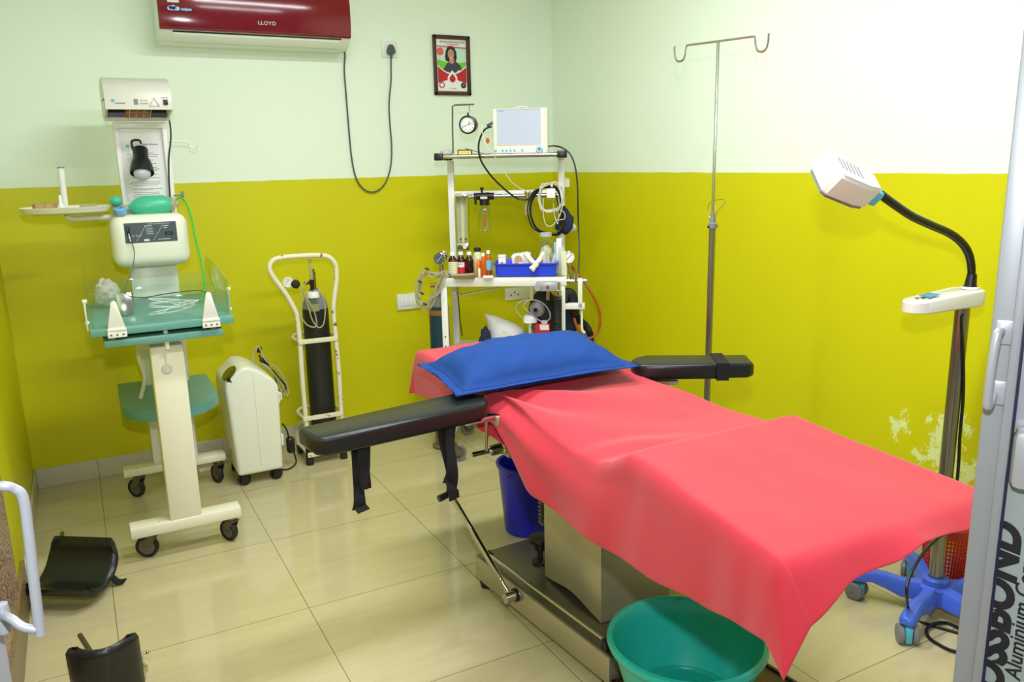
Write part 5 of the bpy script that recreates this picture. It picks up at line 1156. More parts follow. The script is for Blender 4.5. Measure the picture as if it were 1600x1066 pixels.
    hang([(563, 756), (561, 775), (561, 797)], -1.772, (.016, .018), bl)
    strap('strap', [(Yp(562, 700, -1.775)+V((.012, 0, 0)), V((.020, .006, 0)), (0, 1, 0)), (Yp(567, 730, -1.778), V((.018, -.006, 0)), (0, 1, 0)), (Yp(570, 765, -1.775), V((.010, 0, 0)), (0, 1, 0))], 0, par=bl)
    q = Yp(563, 792, -1.778); strap('strap_end', [(q, V((.018, .003, .002)), (0, 1, .2)), (q+V((.006, -.010, -.010)), V((.018, .003, .002)), (0, 1, .6))], 0, par=bl)
    hang([(697, 652), (699, 690), (703, 720), (706, 745), (706, 768)], -1.76, (.030, .014), bl)
    hang([(706, 652), (704, 700), (703, 730), (698, 755)], -1.772, (.018, .010), bl)
    strap('strap_end', [(Yp(697, 752, -1.78), V((.012, .010, -.018)), (0, 1, .2)), (Yp(708, 765, -1.785), V((.022, .012, -.010)), (0, 1, .5)), (Yp(710, 780, -1.78), V((.016, 0, .004)), (0, 1, .3))], 0, par=bl)
    # bands round the board
    def band(par, T, u, w0, hw, th=.052):
        c = .0035; pr = []
        ring = [(-w0/2-c, -.001-c), (w0/2+c, -.001-c), (w0/2+c, th+c), (-w0/2-c, th+c)]
        mb = MB(); rows = []
        for du in (-hw, hw): rows.append([T @ V((u+du, y, z)) for y, z in ring])
        inn = []
        for du in (hw, -hw): inn.append([T @ V((u+du, y*.985, z+(.003 if z < 0 else -.003))) for y, z in ring])
        mb.grid(rows+inn+[rows[0]], closed_u=True); return t.p('strap_band', mb, 'strap', par)
    br, T, L = board('arm_board', (1.665, -1.625, 0), (2.005, -1.845, 0), .14, .135, .838, .844, None, True)
    band(br, T, L-.105, .138, .020)
    t.p('arm_bracket', MB().box((1.72, -1.70, .77), (.14, .04, .014), rot=Matrix.Rotation(-.5, 3, 'Z'), bev=.002), 'chrome')
    # foot lever
    a, b = Zp(788, 934, .095), Xp(703, 770, 1.150); a = V((1.172, a.y, .092))
    ld = (b-a); T = frame(a, ld, (1, 0, 0))
    lv = t.p('lever', MB().box((ld.length/2, 0, 0), (ld.length, .012, .026), T=T, bev=.002), 'chrome')
    t.p('lever_pivot', MB().cyl((1.20, a.y, .092), (1.150, a.y-.003, .092), .018, n=20), 'chrome'); t.p('pivot_washer', MB().cyl((1.196, a.y, .092), (1.186, a.y, .092), .023, n=20), 'black')
    t.p('lever_grip', MB().cyl(b+V((.012, 0, 0)), b+V((-.050, -.01, -.010)), .013, n=16), 'black', lv)
    # crank gear at the head end
    a, b = Yp(737, 711, -1.24), Yp(768, 704, -1.24); c = Yp(812, 697, -1.24)
    t.p('crank_shaft', MB().cyl(a, b, .010, n=12), 'chrome'); t.p('crank_housing', MB().lathe([(0, 0), (.018, 0), (.022, .01), (.022, .05), (.028, .055), (.028, .07), (0, .07)], b-V((.01, 0, 0)), (1, 0, .05), 20), 'chrome')
    m2 = MB(); m2.prism([(0, -.03), (0, .025), (.10, .045), (.26, .06), (.26, -.055), (.05, -.05)], frame((c.x-.06, -1.215, c.z), (1, 0, 0), (0, 0, 1)), .05, bev=.004); t.p('crank_bracket', m2, 'steel')
    m2 = MB(); q = c+V((.12, -.03, .0)); m2.bx(1.42, 1.46, -1.66, -1.225, c.z-.02, c.z+.03); t.p('crank_beam', m2, 'steeldark')
    q = Yp(766, 677, -1.24); t.p('side_clamp', MB().cyl(q-V((.02, 0, .0)), q+V((.10, .0, .012)), .012, n=14), 'chrome')
op_table()
# ------------------------------------------------------------------ the sheet
XLt = [(-2.89, 1.060), (-2.40, 1.128), (-1.9, 1.135), (-1.5, 1.130), (-1.0, 1.128)]
XRt = [(-2.86, 1.648), (-2.3, 1.668), (-1.0, 1.662)]
ZTt = [(-2.9, .822), (-2.60, .828), (-2.345, .838), (-2.27, .800), (-2.1, .794), (-1.7, .800), (-1.5, .815), (-1.0, .822)]
HEM = []   # (y, x, z) of the left hem
for x, y, c in ((757, 640, 1.120), (772, 675, 1.118), (800, 720, 1.116), (850, 775, 1.110), (900, 820, 1.103), (948, 855, 1.096), (1010, 895, 1.086), (1100, 945, 1.070), (1160, 975, 1.056), (1205, 1003, 1.042)):
    p = Xp(x, y, c); HEM.append((p.y, p.x, p.z))
HEM.sort(); HX = [(a, b) for a, b, c in HEM]+[(-1.5, 1.12), (-1.0, 1.118)]; HZ = [(a, c) for a, b, c in HEM]+[(-1.50, .735), (-1.46, .70), (-1.0, .655)]
tip = Xp(1222, 1062, 1.022)
FH = []
for x, y in ((1240, 1000), (1290, 950), (1330, 915), (1400, 880), (1440, 848), (1510, 832)):
    p = Yp(x, y, -2.95); FH.append((p.x, p.z))
def sheet():
    nl, nt, nr, nh, ny, nf = 18, 44, 8, 6, 150, 12; yh, yf = -1.0, -2.885
    G = V((1.125, -1.60, .80))
    def top(x, y):
        z = lerp(ZTt, y)
        u = (x-1.39)/.27
        # the sheet sags a little between table sections and wrinkles
        z += .004*noise.noise(V((x*4, y*4, 1)))+.0022*noise.noise(V((x*11, y*6, 4)))
        w = math.exp(-((y+2.12)/.14)**2)*.006; z -= w*(1-.4*u)
        # folds running from the pinch by the arm board
        dx, dy = x-G.x, y-G.y; r = math.hypot(dx, dy); a = math.atan2(dx, -dy)
        z += .014*math.exp(-((r-.20)/.22)**2)*math.sin(a*8+.6)*(1 if dy < 0 else .2)*min(1, r/.08)
        e = max(0, min(1, (1.30-x)/.17)); z -= .034*e*e*math.exp(-((y+2.03)/.22)**4)
        z += .006*math.sin((y+.55*(x-1.1))*38)*math.exp(-((y+2.20)/.10)**2)*math.exp(-((x-1.22)/.16)**2)
        return z
    rows = []
    ys = [yh+(yf-yh)*i/ny for i in range(ny+1)]
    def leftpt(y, s):
        """s 0..1 down the left drape"""
        xe = lerp(XLt, y); ze = top(xe, y); hx, hz = interp(HX, y), interp(HZ, y)
        z = ze+(hz-ze)*s; o = 1-math.exp(-s*9)
        x = xe+(hx-xe)*(.35*o+.65*s)-.010*o
        z = ze+(hz-ze)*s+.004*o*(1-s)
        dy, dz = -(y-G.y), G.z-z+.01
        if dy > -.1:
            ang = math.atan2(dz, max(dy, .0)+.02); r = math.hypot(dy, dz)
            am = .040*math.exp(-(r/.55)**2)*min(1, r/.05)*min(1, s*3+.15)
            x += am*math.sin(ang*9+1.1)+.4*am*math.sin(ang*19+.5)
        x += .006*s*math.sin(y*21+1)*math.exp(-((y+2.1)/.5)**2)+.003*noise.noise(V((y*5, z*9, 3)))
        return V((x, y, z))
    def rightpt(y, s):
        xe = lerp(XRt, y); ze = top(xe, y); o = 1-math.exp(-s*9)
        return V((xe+.010*o+.008*s, y, ze-.10*s+.003*o))
    xfl = lerp(XLt, yf); xfr = lerp(XRt, yf)
    def footpt(x, s):
        ze = top(x, yf); hz = lerp(FH, x); o = 1-math.exp(-s*8)
        fold = .010*math.sin((x-1.06)*26+.8)*s*math.exp(-(x-1.06)*2)
        return V((x, yf-.014*o-.052*s-fold, ze+(hz-ze)*s+.003*o))
    def headpt(x, s):
        ze = top(x, yh); o = 1-math.exp(-s*8); return V((x, yh+.012*o+.008*s, ze-.14*s))
    def cornerpt(al, be, cx, cy, sx, A, B, Tp):
        """corner of the overhang: al towards the side, be towards the end"""
        r = max(al, be); th = math.atan2(be, al)
        if th <= math.pi/4: f = th/(math.pi/4); e = A(r).lerp(Tp(r), f**1.3)
        else: f = (math.pi/2-th)/(math.pi/4); e = B(r).lerp(Tp(r), f**1.3)
        return e
    cz = top(xfl, yf)
    def tipL(r): o = 1-math.exp(-r*8); c = V((xfl, yf, cz)); e = V((tip.x, tip.y, tip.z)); q = c.lerp(e, r); return q+V((-.006*o, -.008*o, .002*o))
    crz = top(xfr, yf); ct = V((xfr+.03, yf-.045, crz-.14))
    def tipR(r): return V((xfr, yf, crz)).lerp(ct, r)+V((.006, -.008, 0))*(1-math.exp(-r*8))
    chz = top(lerp(XLt, yh), yh)
    def tipHL(r): c = V((lerp(XLt, yh), yh, chz)); return c.lerp(V((1.100, -.975, .645)), r)+V((-.005, .008, .002))*(1-math.exp(-r*8))
    def tipHR(r): c = V((lerp(XRt, yh), yh, top(lerp(XRt, yh), yh))); return c.lerp(V((1.69, -.975, .70)), r)
    cols_top = [i/nt for i in range(nt+1)]
    # head rows
    for i in range(nh, 0, -1):
        be = i/nh; row = []
        for j in range(nl, 0, -1): row.append(cornerpt(j/nl, be, 0, 0, 0, lambda r: leftpt(yh, r), lambda r: headpt(lerp(XLt, yh), r), tipHL))
        for f in cols_top: row.append(headpt(lerp(XLt, yh)+(lerp(XRt, yh)-lerp(XLt, yh))*f, be))
        for j in range(1, nr+1): row.append(cornerpt(j/nr, be, 0, 0, 0, lambda r: rightpt(yh, r), lambda r: headpt(lerp(XRt, yh), r), tipHR))
        rows.append(row)
    for y in ys:
        a, b = lerp(XLt, y), lerp(XRt, y)
        rows.append([leftpt(y, j/nl) for j in range(nl, 0, -1)]+[V((a+(b-a)*f, y, top(a+(b-a)*f, y))) for f in cols_top]+[rightpt(y, j/nr) for j in range(1, nr+1)])
    for i in range(1, nf+1):
        be = i/nf; row = []
        for j in range(nl, 0, -1): row.append(cornerpt(j/nl, be, 0, 0, 0, lambda r: leftpt(yf, r), lambda r: footpt(xfl, r), tipL))
        for f in cols_top: row.append(footpt(xfl+(xfr-xfl)*f, be))
        for j in range(1, nr+1): row.append(cornerpt(j/nr, be, 0, 0, 0, lambda r: rightpt(yf, r), lambda r: footpt(xfr, r), tipR))
        rows.append(row)
    mb = MB(); mb.grid(rows)
    o = solo('bed_sheet', mb, 'sheet', 'pink red cotton sheet draped over the operating table', 'sheet', loc=(1.39, -1.95, .62), angle=180)
    m = o.modifiers.new('thickness', 'SOLIDIFY'); m.thickness = .0022; m.offset = -1
    m = o.modifiers.new('smoothing', 'SUBSURF'); m.levels = 1; m.render_levels = 1
    return o
sheet()
# ------------------------------------------------------------------ the pillow
def pillow():
    FL, FR, BR, BL = V((.966, -1.712, .838)), V((1.602, -1.752, .850)), V((1.720, -1.260, .852)), V((.994, -1.335, .852))
    n, m = 60, 44; H = .088
    def pt(u, v, side):
        uu, vv = (u+1)/2, (v+1)/2; p = FL.lerp(FR, uu).lerp(BL.lerp(BR, uu), vv)
        # edges bow inward between the corners
        bow = .022*(1-u*u); bv = .016*(1-v*v)
        p += V((0, (bow if v < 0 else -bow)*abs(v)**3, 0)); p += V(((bv if u < 0 else -bv)*abs(u)**3, 0, 0))
        a, b = abs(u)/.90, abs(v)/.86
        h = 0
        if a < 1 and b < 1: h = ((1-a**3.2)*(1-b**2.6))**.55
        wr = .016*noise.noise(V((u*2.0, v*1.6, side)))+.006*noise.noise(V((u*7, v*3, side+3)))+.010*max(0, abs(u)-.86)/.14*math.sin(v*6+1)+.004*math.sin(u*9+v*3)*math.exp(-((abs(v)-.8)/.18)**2)
        if side > 0: z = H*h+wr*(.35+h)+.0035
        else: z = -.028*min(1, h*1.6)+.0008
        # loose left front corner sinks over the arm board
        return p+V((0, 0, z))
    us = [-1+2*i/n for i in range(n+1)]; vs = [-1+2*i/m for i in range(m+1)]
    mb = MB(); top_ = [[pt(u, v, 1) for u in us] for v in vs]; bot = [[pt(u, v, -1) for u in us] for v in vs]
    mb.grid(top_); mb.grid(bot, flip=True)
    rim_t = top_[0]+[r[-1] for r in top_[1:]]+top_[-1][::-1][1:]+[r[0] for r in top_[::-1][1:-1]]
    rim_b = bot[0]+[r[-1] for r in bot[1:]]+bot[-1][::-1][1:]+[r[0] for r in bot[::-1][1:-1]]
    mb.grid([rim_t, rim_b], closed_u=True); bmesh.ops.remove_doubles(mb.bm, verts=mb.bm.verts[:], dist=1e-5)
    t = Thing('pillow', 'royal blue pillow with a flat flanged border lying across the head of the pink sheet', 'pillow', (1.35, -1.44, .83))
    t.p('cushion', mb, 'pillow', angle=180)
    # stitched seam along the flange
    sm = []
    for u in [-.90+1.8*i/60 for i in range(61)]: sm.append(pt(u, -.86, 1)+V((0, 0, .001)))
    for v in [-.86+1.72*i/40 for i in range(1, 41)]: sm.append(pt(.90, v, 1)+V((0, 0, .001)))
    for u in [.90-1.8*i/60 for i in range(1, 61)]: sm.append(pt(u, .86, 1)+V((0, 0, .001)))
    for v in [.86-1.72*i/40 for i in range(1, 40)]: sm.append(pt(-.90, v, 1)+V((0, 0, .001)))
    t.p('seam', MB().sweep(sm, .0016, 6, closed=True), mat('dark_blue_stitching', (14, 56, 130), .85))
pillow()
# ------------------------------------------------------------------ bucket, basin, board
t = Thing('waste_bucket', 'deep blue plastic bucket standing on the floor behind the base of the operating table', 'bucket', (1.572, -1.045, 0))
t.p('pail', MB().lathe([(0, .003), (.090, 0), (.098, .004), (.122, .285), (.130, .290), (.131, .300), (.126, .304), (.118, .300), (.116, .29), (.094, .012), (0, .010)], (1.572, -1.045, 0), n=44), 'royal')
t.p('rim_stud', MB().cyl((1.455, -1.10, .275), (1.448, -1.104, .275), .004, n=10), 'royal')
BC = V((1.346, -2.315, 0)); BZ = .0525
t = Thing('basin', 'large aqua green plastic basin under the hanging corner of the pink sheet', 'basin', (BC.x, BC.y, BZ))
t.p('bowl', MB().lathe([(r_*1.03, BZ+(h_-BZ)*1.10) for r_, h_ in [(0, BZ+.004), (.130, BZ), (.142, BZ+.004), (.186, BZ+.150), (.190, BZ+.168), (.202, BZ+.172), (.207, BZ+.182), (.203, BZ+.192), (.194, BZ+.194), (.186, BZ+.186), (.178, BZ+.150), (.136, BZ+.020), (.130, BZ+.014), (0, BZ+.012)]], BC, n=64), 'aqua', angle=50)
m_ = clear('basin_water', (220, 245, 240), .04, .99, .02, gloss=True); t.p('water', MB().lathe([(0, BZ+.030), (.1385, BZ+.030)], BC, n=64), m_)
rnd = random.Random(2); mb = MB()
mb = MB(); P4 = [(1.236, -2.122), (1.672, -2.110), (1.700, -2.50), (1.252, -2.52)]; T = frame((0, 0, 0), (1, 0, 0), (0, 1, 0))
t = Thing('wooden_board', 'dark brown wooden board on the floor beneath the aqua basin', 'board', (1.46, -2.31, 0))
t.p('panel', MB().prism(P4[::-1], T, .044, bev=.002), 'wood'); 
mb = MB()
for k in range(4):
    a, b = V((*P4[k], 0)), V((*P4[(k+1) % 4], 0)); d = (b-a).normalized(); nn = V((d.y, -d.x, 0)); c = (a+b)/2+nn*.006
    mb2 = MB(); mb2.box((c.x, c.y, .026), ((b-a).length, .010, .052), rot=Matrix.Rotation(math.atan2(d.y, d.x), 3, 'Z'), bev=.001); t.p('edge_strip', mb2, 'brown')
# ------------------------------------------------------------------ IV stand
def iv():
    x0 = 2.17; p = Xp(1115, 300, x0); y0 = p.y; zt = Xp(1115, 66, x0).z; zj = Xp(1116, 352, x0).z
    t = Thing('drip_stand', 'tall stainless steel drip stand with two curled hooks, beyond the right arm board', 'drip stand', (x0, y0, 0))
    t.p('outer_pole', MB().cyl((x0, y0, .10), (x0, y0, zj), .0125, n=20), 'pole'); t.p('inner_pole', MB().cyl((x0, y0, zj-.05), (x0, y0, zt), .0062, n=14), 'chrome')
    t.p('collar', MB().lathe([(0, .045), (.008, .045), (.012, .01), (.017, .006), (.0175, -.012), (.0128, -.014)], (x0, y0, zj), n=20), 'grey')
    for s in (-1, 1): t.p('collar_bolt', MB().cyl((x0+s*.014, y0, zj-.006), (x0+s*.024, y0, zj-.006), .0035, n=8), 'black')
    a, b = Zp(1068, 69, zt), Zp(1164, 56, zt); c = V((x0, y0, zt)); d = (b-a).normalized(); d = V((d.x, d.y, 0)).normalized()
    La = (a-c).length; Lb = (b-c).length
    def side(s, L):
        r = .024; e = c+d*s*L
        return [e+d*s*(0), e+d*s*.008+V((0, 0, -.006)), e+d*s*.012+V((0, 0, -.03)), e+d*s*.020+V((0, 0, -.048)), e+d*s*.038+V((0, 0, -.054)), e+d*s*.054+V((0, 0, -.044)), e+d*s*.060+V((0, 0, -.018)), e+d*s*.060+V((0, 0, .004))]
    t.p('hook_bar', MB().tube(side(-1, La)[::-1]+[c-d*La*.6, c, c+d*Lb*.6]+side(1, Lb), .0042, 8, 6), 'chrome')
    t.p('wire_twist', MB().tube([Xp(x, y, x0) for x, y in ((1112, 350), (1122, 330), (1134, 314), (1124, 312), (1110, 316), (1106, 328), (1110, 340), (1118, 332), (1116, 322))], .0014, 6, 6), 'chrome')
    hub = t.p('hub', MB().cyl((x0, y0, .09), (x0, y0, .14), .028, n=20), 'steel')
    for k in range(5):
        a = .5+k*2*math.pi/5; e = V((x0+.24*math.cos(a), y0+.24*math.sin(a), 0))
        t.p('leg', MB().tube([(x0+.02*math.cos(a), y0+.02*math.sin(a), .11), (x0+.14*math.cos(a), y0+.14*math.sin(a), .10), (e.x, e.y, .065)], .010, 8, 4), 'steel')
        twin_castor(t, e, .025, a, .065)
iv()
# ------------------------------------------------------------------ examination lamp
def lamp():
    hx, hy = 2.425, -2.302; t = Thing('examination_lamp', 'gooseneck lamp with a white rectangular head on a blue five armed base', 'lamp', (hx, hy, 0))
    zt = Xp(1508, 490, hx).z
    t.p('pole', MB().cyl((hx, hy, .10), (hx, hy, zt+.02), .0215, n=28), 'pole')
    angs = [math.radians(a) for a in (197, 125, 53, -19, -91)]
    for i, a in enumerate(angs):
        d = V((math.cos(a), math.sin(a), 0)); s = V((-d.y, d.x, 0)); L = .235; prof = []
        rows = []
        for u, zt_, zb_, w_ in ((.02, .108, .050, .024), (.06, .106, .045, .023), (.10, .103, .046, .022), (.15, .112, .066, .022), (.19, .112, .078, .023), (.235, .098, .072, .024), (.255, .094, .070, .022), (.262, .090, .072, .014)):
            c = V((hx, hy, 0))+d*u
            rows.append([c-s*w_+V((0, 0, zb_)), c-s*w_+V((0, 0, zt_-.010)), c-s*(w_-.008)+V((0, 0, zt_)), c+s*(w_-.008)+V((0, 0, zt_)), c+s*w_+V((0, 0, zt_-.010)), c+s*w_+V((0, 0, zb_))])
        mb = MB(); mb.grid(rows, closed_u=True); mb.bm.verts.ensure_lookup_table(); mb.bm.faces.new(mb.bm.verts[:6]); mb.bm.faces.new(mb.bm.verts[-6:])
        k = t.p('base_arm', mb, 'starblue', angle=45)
        e = V((hx, hy, 0))+d*.238; R = .031
        ax = V((math.cos(a+1.2), math.sin(a+1.2), 0)); ro = V((-ax.y, ax.x, 0))
        if i == 0: ax = V((.80, -.60, 0)); ro = V((-ax.y, ax.x, 0))
        w_ = t.p('castor', MB().box(e+V((0, 0, R+.004)), (.022, R*1.7, R*1.8), rot=Matrix.Rotation(math.atan2(ax.y, ax.x), 3, 'Z'), bev=.006).merge((lambda b: b)(MB().cyl(e+V((0, 0, R)), e+V((0, 0, .076)), .007, n=10).bm)), 'cyan')
        for sg in (-1, 1): t.p('wheel', MB().lathe([(.002, -.008), (R-.003, -.008), (R, -.005), (R, .005), (R-.003, .008), (R*.8, .009), (.002, .010)], e+V((0, 0, R))+ax*sg*.021, ax*sg, 26), 'greywheel', w_)
    t.p('hub', MB().lathe([(0, .045), (.045, .045), (.050, .06), (.050, .100), (.040, .108), (.040, .128), (.036, .133), (.0225, .133)], (hx, hy, 0), n=24), 'starblue')
    # control housing
    P = lambda x, y: Yp(x, y, hy)
    a, b = P(1418, 470), P(1521, 486); z0 = Yp(1470, 489, hy-.045).z; z1 = Yp(1490, 461, hy-.045).z
    T = frame((0, 0, 0), (1, 0, 0), (0, 1, 0)); x0, x1 = a.x+.004, b.x; w_ = .052
    side = [(x0, z0+.012), (x0+.018, z0), (x1, z0), (x1, z1), (x1-.22*(x1-x0)*0-.17, z1), (x0+.02, z1-.020), (x0, z1-.034)]
    ol = rrect(x1-x0, w_*2, .045, 7, (x0+x1)/2, 0)
    mb = MB(); rows = []
    def zt2(x): return z1 if x > x0+.145 else z1-.014*(1-(x-x0)/.145)
    for ins, f in ((.010, 0), (.0, .10), (.0, .90), (.004, .97), (.012, 1)):
        rows.append([V(((x-(x0+x1)/2)*(1-ins*6)+(x0+x1)/2, hy+y*(1-ins*10)*(1 if x > x0+.10 else .72+.28*(x-x0)/.10), z0+(zt2(x)-z0)*f)) for x, y in ol])
    mb.grid(rows, closed_u=True); mb.bm.verts.ensure_lookup_table(); n = len(ol); mb.bm.faces.new(mb.bm.verts[:n]); mb.bm.faces.new(mb.bm.verts[-n:])
    h = t.p('control_housing', mb, 'white', angle=35)
    sl = math.atan2(.014, .145); T = frame((x0+.072, hy, zt2(x0+.072)+.0005), (math.cos(sl), 0, math.sin(sl)), (0, 1, 0))
    t.p('display', MB().prism(rrect(.046, .040, .002, 2, .030, .004), T, .0015), mat('sky_blue_panel', (40, 140, 205), .3), h)
    for k, mt in enumerate(('printred', 'ink', 'slate')): t.p('button', MB().prism([(-.022+p[0]+k*.010, .008-k*.012+p[1]) for p in rrect(.008, .012, .001, 1)], T, .002), mt, h)
    t.p('socket_collar', MB().lathe([(0, 0), (.028, 0), (.028, .004), (.022, .007)], (P(1515, 456).x, hy, z1), n=24), 'white', h)
    # gooseneck
    g = [P(x, y) for x, y in ((1516, 458), (1517, 440), (1518, 420), (1514, 398), (1503, 380), (1484, 365), (1455, 352), (1425, 338), (1398, 320), (1376, 304))]
    sx = P(1515, 456).x; g[0] = V((sx, hy, z1)); nk = smooth(g, 18)
    t.p('gooseneck', MB().sweep(nk, [.0125*(1 if i % 2 else .86) for i in range(len(nk))], 14), 'black', angle=80)
    t.p('neck_boot', MB().cyl(V((sx, hy, z1)), V((sx, hy, z1))+V((.003, 0, .045)), .0185, .014, n=20), 'black')
    e = P(1374, 303); f = P(1310, 262)+fw*.035; ax = (f-e).normalized()
    # head: long box lying along ax, seen from its back and upper side
    zz = (rt*.53+up*.80-fw*.85); zz = (zz-ax*zz.dot(ax)).normalized(); yd = zz.cross(ax)
    T = frame(e, ax, yd)
    # the head's own plan: tapers towards the neck
    L = .182; A, B = .066, .052
    lo = [(.030, -.032), (.030, .032), (.075, B), (L, A), (L+.012, A-.012), (L+.012, -A+.012), (L, -A), (.075, -B)]
    t.p('head_shell', MB().prism(lo, T @ Matrix.Translation((0, 0, -.045)), .070, bev=.010, seg=3), 'white')
    t.p('head_lens', MB().prism([(x*.94+.006, y*.9) for x, y in lo], T @ Matrix.Translation((0, 0, .0235)), .004), 'white')
    t.p('head_lens', MB().prism([(x*.94+.006, y*.9) for x, y in lo], T @ Matrix.Translation((0, 0, -.051)), .006), 'grey')
    mb = MB()
    for k in range(6): mb.box((.10+k*.014, 0, .0), (.004, .05, .002), T=T @ Matrix.Translation((0, 0, .028)))
    t.p('vent_slots', mb, 'greyink')
    t.p('swivel_joint', MB().box((.016, 0, -.010), (.034, .050, .046), T=T, bev=.008), 'cyan')
    # cable
    t.p('power_cable', MB().tube([P(1507, 492), Yp(1502, 500, hy-.025), Yp(1505, 560, hy-.025), Yp(1505, 620, hy-.026), Yp(1500, 680, hy-.027), Yp(1497, 735, hy-.028), V((hx+.01, hy-.03, .33)), Yp(1464, 842, hy-.035), Yp(1440, 868, hy-.05), Yp(1420, 905, hy-.07), Yp(1417, 935, hy-.08), Zp(1424, 965, .006), Zp(1450, 976, .0055), Zp(1500, 990, .0055), Zp(1560, 1010, .0055)], .005, 8, 6), 'black')
    return t
lamp()
solo('floor_cable', MB().tube([Zp(1500, 983, .006), Zp(1480, 974, .006), Zp(1460, 975, .014), Zp(1448, 984, .014), Zp(1452, 997, .006), Zp(1468, 1008, .006), Zp(1490, 1018, .006), Zp(1540, 1030, .006)], .0055, 8, 6), 'black', 'loop of black cable lying on the floor beside the blue lamp base', 'cable')
# red openwork basket
def basket():
    c = V((2.590, -2.222, 0)); H = .255; n = 40; m = 15
    t = Thing('waste_basket', 'red openwork plastic basket on the floor between the blue lamp base and the wall', 'basket', tuple(c))
    def R(z): return .058+.022*z/H
    mb = MB()
    for k in range(n):
        a = 2*math.pi*k/n; mb.sweep([c+V((R(z)*math.cos(a), R(z)*math.sin(a), z)) for z in (.004, H-.03)], .0021, 4)
    for i in range(m):
        z = .012+i*(H-.045)/(m-1); mb.sweep([c+V((R(z)*math.cos(2*math.pi*k/n), R(z)*math.sin(2*math.pi*k/n), z)) for k in range(n)], .0021, 4, closed=True)
    o = t.p('lattice', mb, 'basket')
    t.p('rim', MB().lathe([(R(H)-.002, H-.035), (R(H)+.001, H-.035), (R(H)+.002, H-.004), (R(H)+.006, H), (R(H), H+.002), (R(H)-.003, H)], c, n=40), 'basket')
    t.p('bottom', MB().cyl(c+V((0, 0, .001)), c+V((0, 0, .006)), R(0), n=40), 'basket')
basket()
# ------------------------------------------------------------------ leg supports on the floor
def leg_support(name, label, loc, rz, tilt, L, Wd, rod, extra, sag=.045):
    t = Thing(name, label, 'leg support', loc, rz=rz, local=True); n, m = 22, 16; th = .030
    R3 = Matrix.Rotation(tilt[1], 3, 'Y') @ Matrix.Rotation(tilt[0], 3, 'X')
    def S(u, v, off):
        """u along the trough, v across it"""
        a = v*1.2; x = u*L/2*(1-.03*v*v); y = math.sin(a)/math.sin(1.2)*Wd/2; z = (1-math.cos(a))*Wd*.60
        e = min(1-abs(u), (1-abs(v))*1.2); rnd_ = math.sqrt(max(0, 1-(1-min(e/.10, 1))**2))
        q = 1-.30*max(0, (abs(u)-.8)/.2)**2*max(0, (abs(v)-.6)/.4)
        nn = V((0, -math.sin(a), math.cos(a)))
        return R3 @ (V((x*q, y*q, z))+nn*(off*rnd_ if off > 0 else off*rnd_)+V((0, 0, 0)))+V((0, 0, tilt[2]))
    us = [-1+2*i/n for i in range(n+1)]; vs = [-1+2*i/m for i in range(m+1)]
    mb = MB(); tp = [[S(u, v, th*.5)+V((0, 0, .0012*noise.noise(V((u*9, v*9, 0))))) for u in us] for v in vs]; bt = [[S(u, v, -th*.5) for u in us] for v in vs]
    mb.grid(tp); mb.grid(bt, flip=True); 
    def rim(G): return G[0]+[r[-1] for r in G[1:]]+G[-1][::-1][1:]+[r[0] for r in G[::-1][1:-1]]
    mb.grid([rim(tp), rim(bt)], closed_u=True); bmesh.ops.remove_doubles(mb.bm, verts=mb.bm.verts[:], dist=1e-5)
    t.p('padded_trough', mb, 'leather', angle=70)
    a, b = V(rod[0]), V(rod[1]); t.p('mounting_rod', MB().cyl(t.Mi @ a, t.Mi @ b, .008, n=14), 'steeldark')
    return t
A = Zp(108, 905, .03)
t1 = leg_support('leg_support', 'black padded leg trough lying open by the left wall with a loose strap', (-.112, -.665, 0), -.55, (.42, .03, .060), .272, .235, (Zp(97, 833, .06), V((-.16, -.60, .03))), 1)
P = [Zp(164, 895, .05), Zp(175, 903, .03), Zp(184, 910, .012), Zp(195, 909, .006)]
mb = MB(); rows = []
for i, p in enumerate(smooth(P, 4)): rows.append([p+V((.008, .016, 0)), p+V((-.008, -.016, 0)), p+V((-.008, -.016, .004)), p+V((.008, .016, .004))])
mb.grid(rows, closed_u=True); mb.bm.transform(t1.Mi); t1.p('strap', mb, 'strap')
a, b = Zp(112, 1014, .2), Zp(207, 1008, .2); c = (a+b)/2
t2 = leg_support('leg_support', 'black padded leg trough standing on end with a chrome clamp', (c.x, c.y-.03, 0), -1.62, (0, -1.42, .113), .215, (b-a).length*1.04, (Zp(125, 993, .05), V((c.x, c.y+.02, .09))), 2)
q = Zp(222, 1046, .06); mb = MB(); mb.cyl(V((c.x+.05, c.y, .075)), q, .007, n=12); t2_ = lambda m: (m.bm.transform(t2.Mi), m)[1]
cl = t2.p('clamp_rod', t2_(mb), 'brass')
mb = MB(); mb.box(q, (.026, .022, .026), rot=Matrix.Rotation(.5, 3, 'Z'), bev=.003); mb.cyl(q, q+V((.004, .004, .05)), .005, n=10); mb.cyl(q+V((-.012, .004, .045)), q+V((.016, .004, .048)), .006, n=10); mb.ball(q+V((.020, .004, .048)), .006, 10); mb.cyl(q-V((0, 0, .0)), q-V((0, 0, .035)), .008, n=12)
t2.p('clamp', t2_(mb), 'chrome')
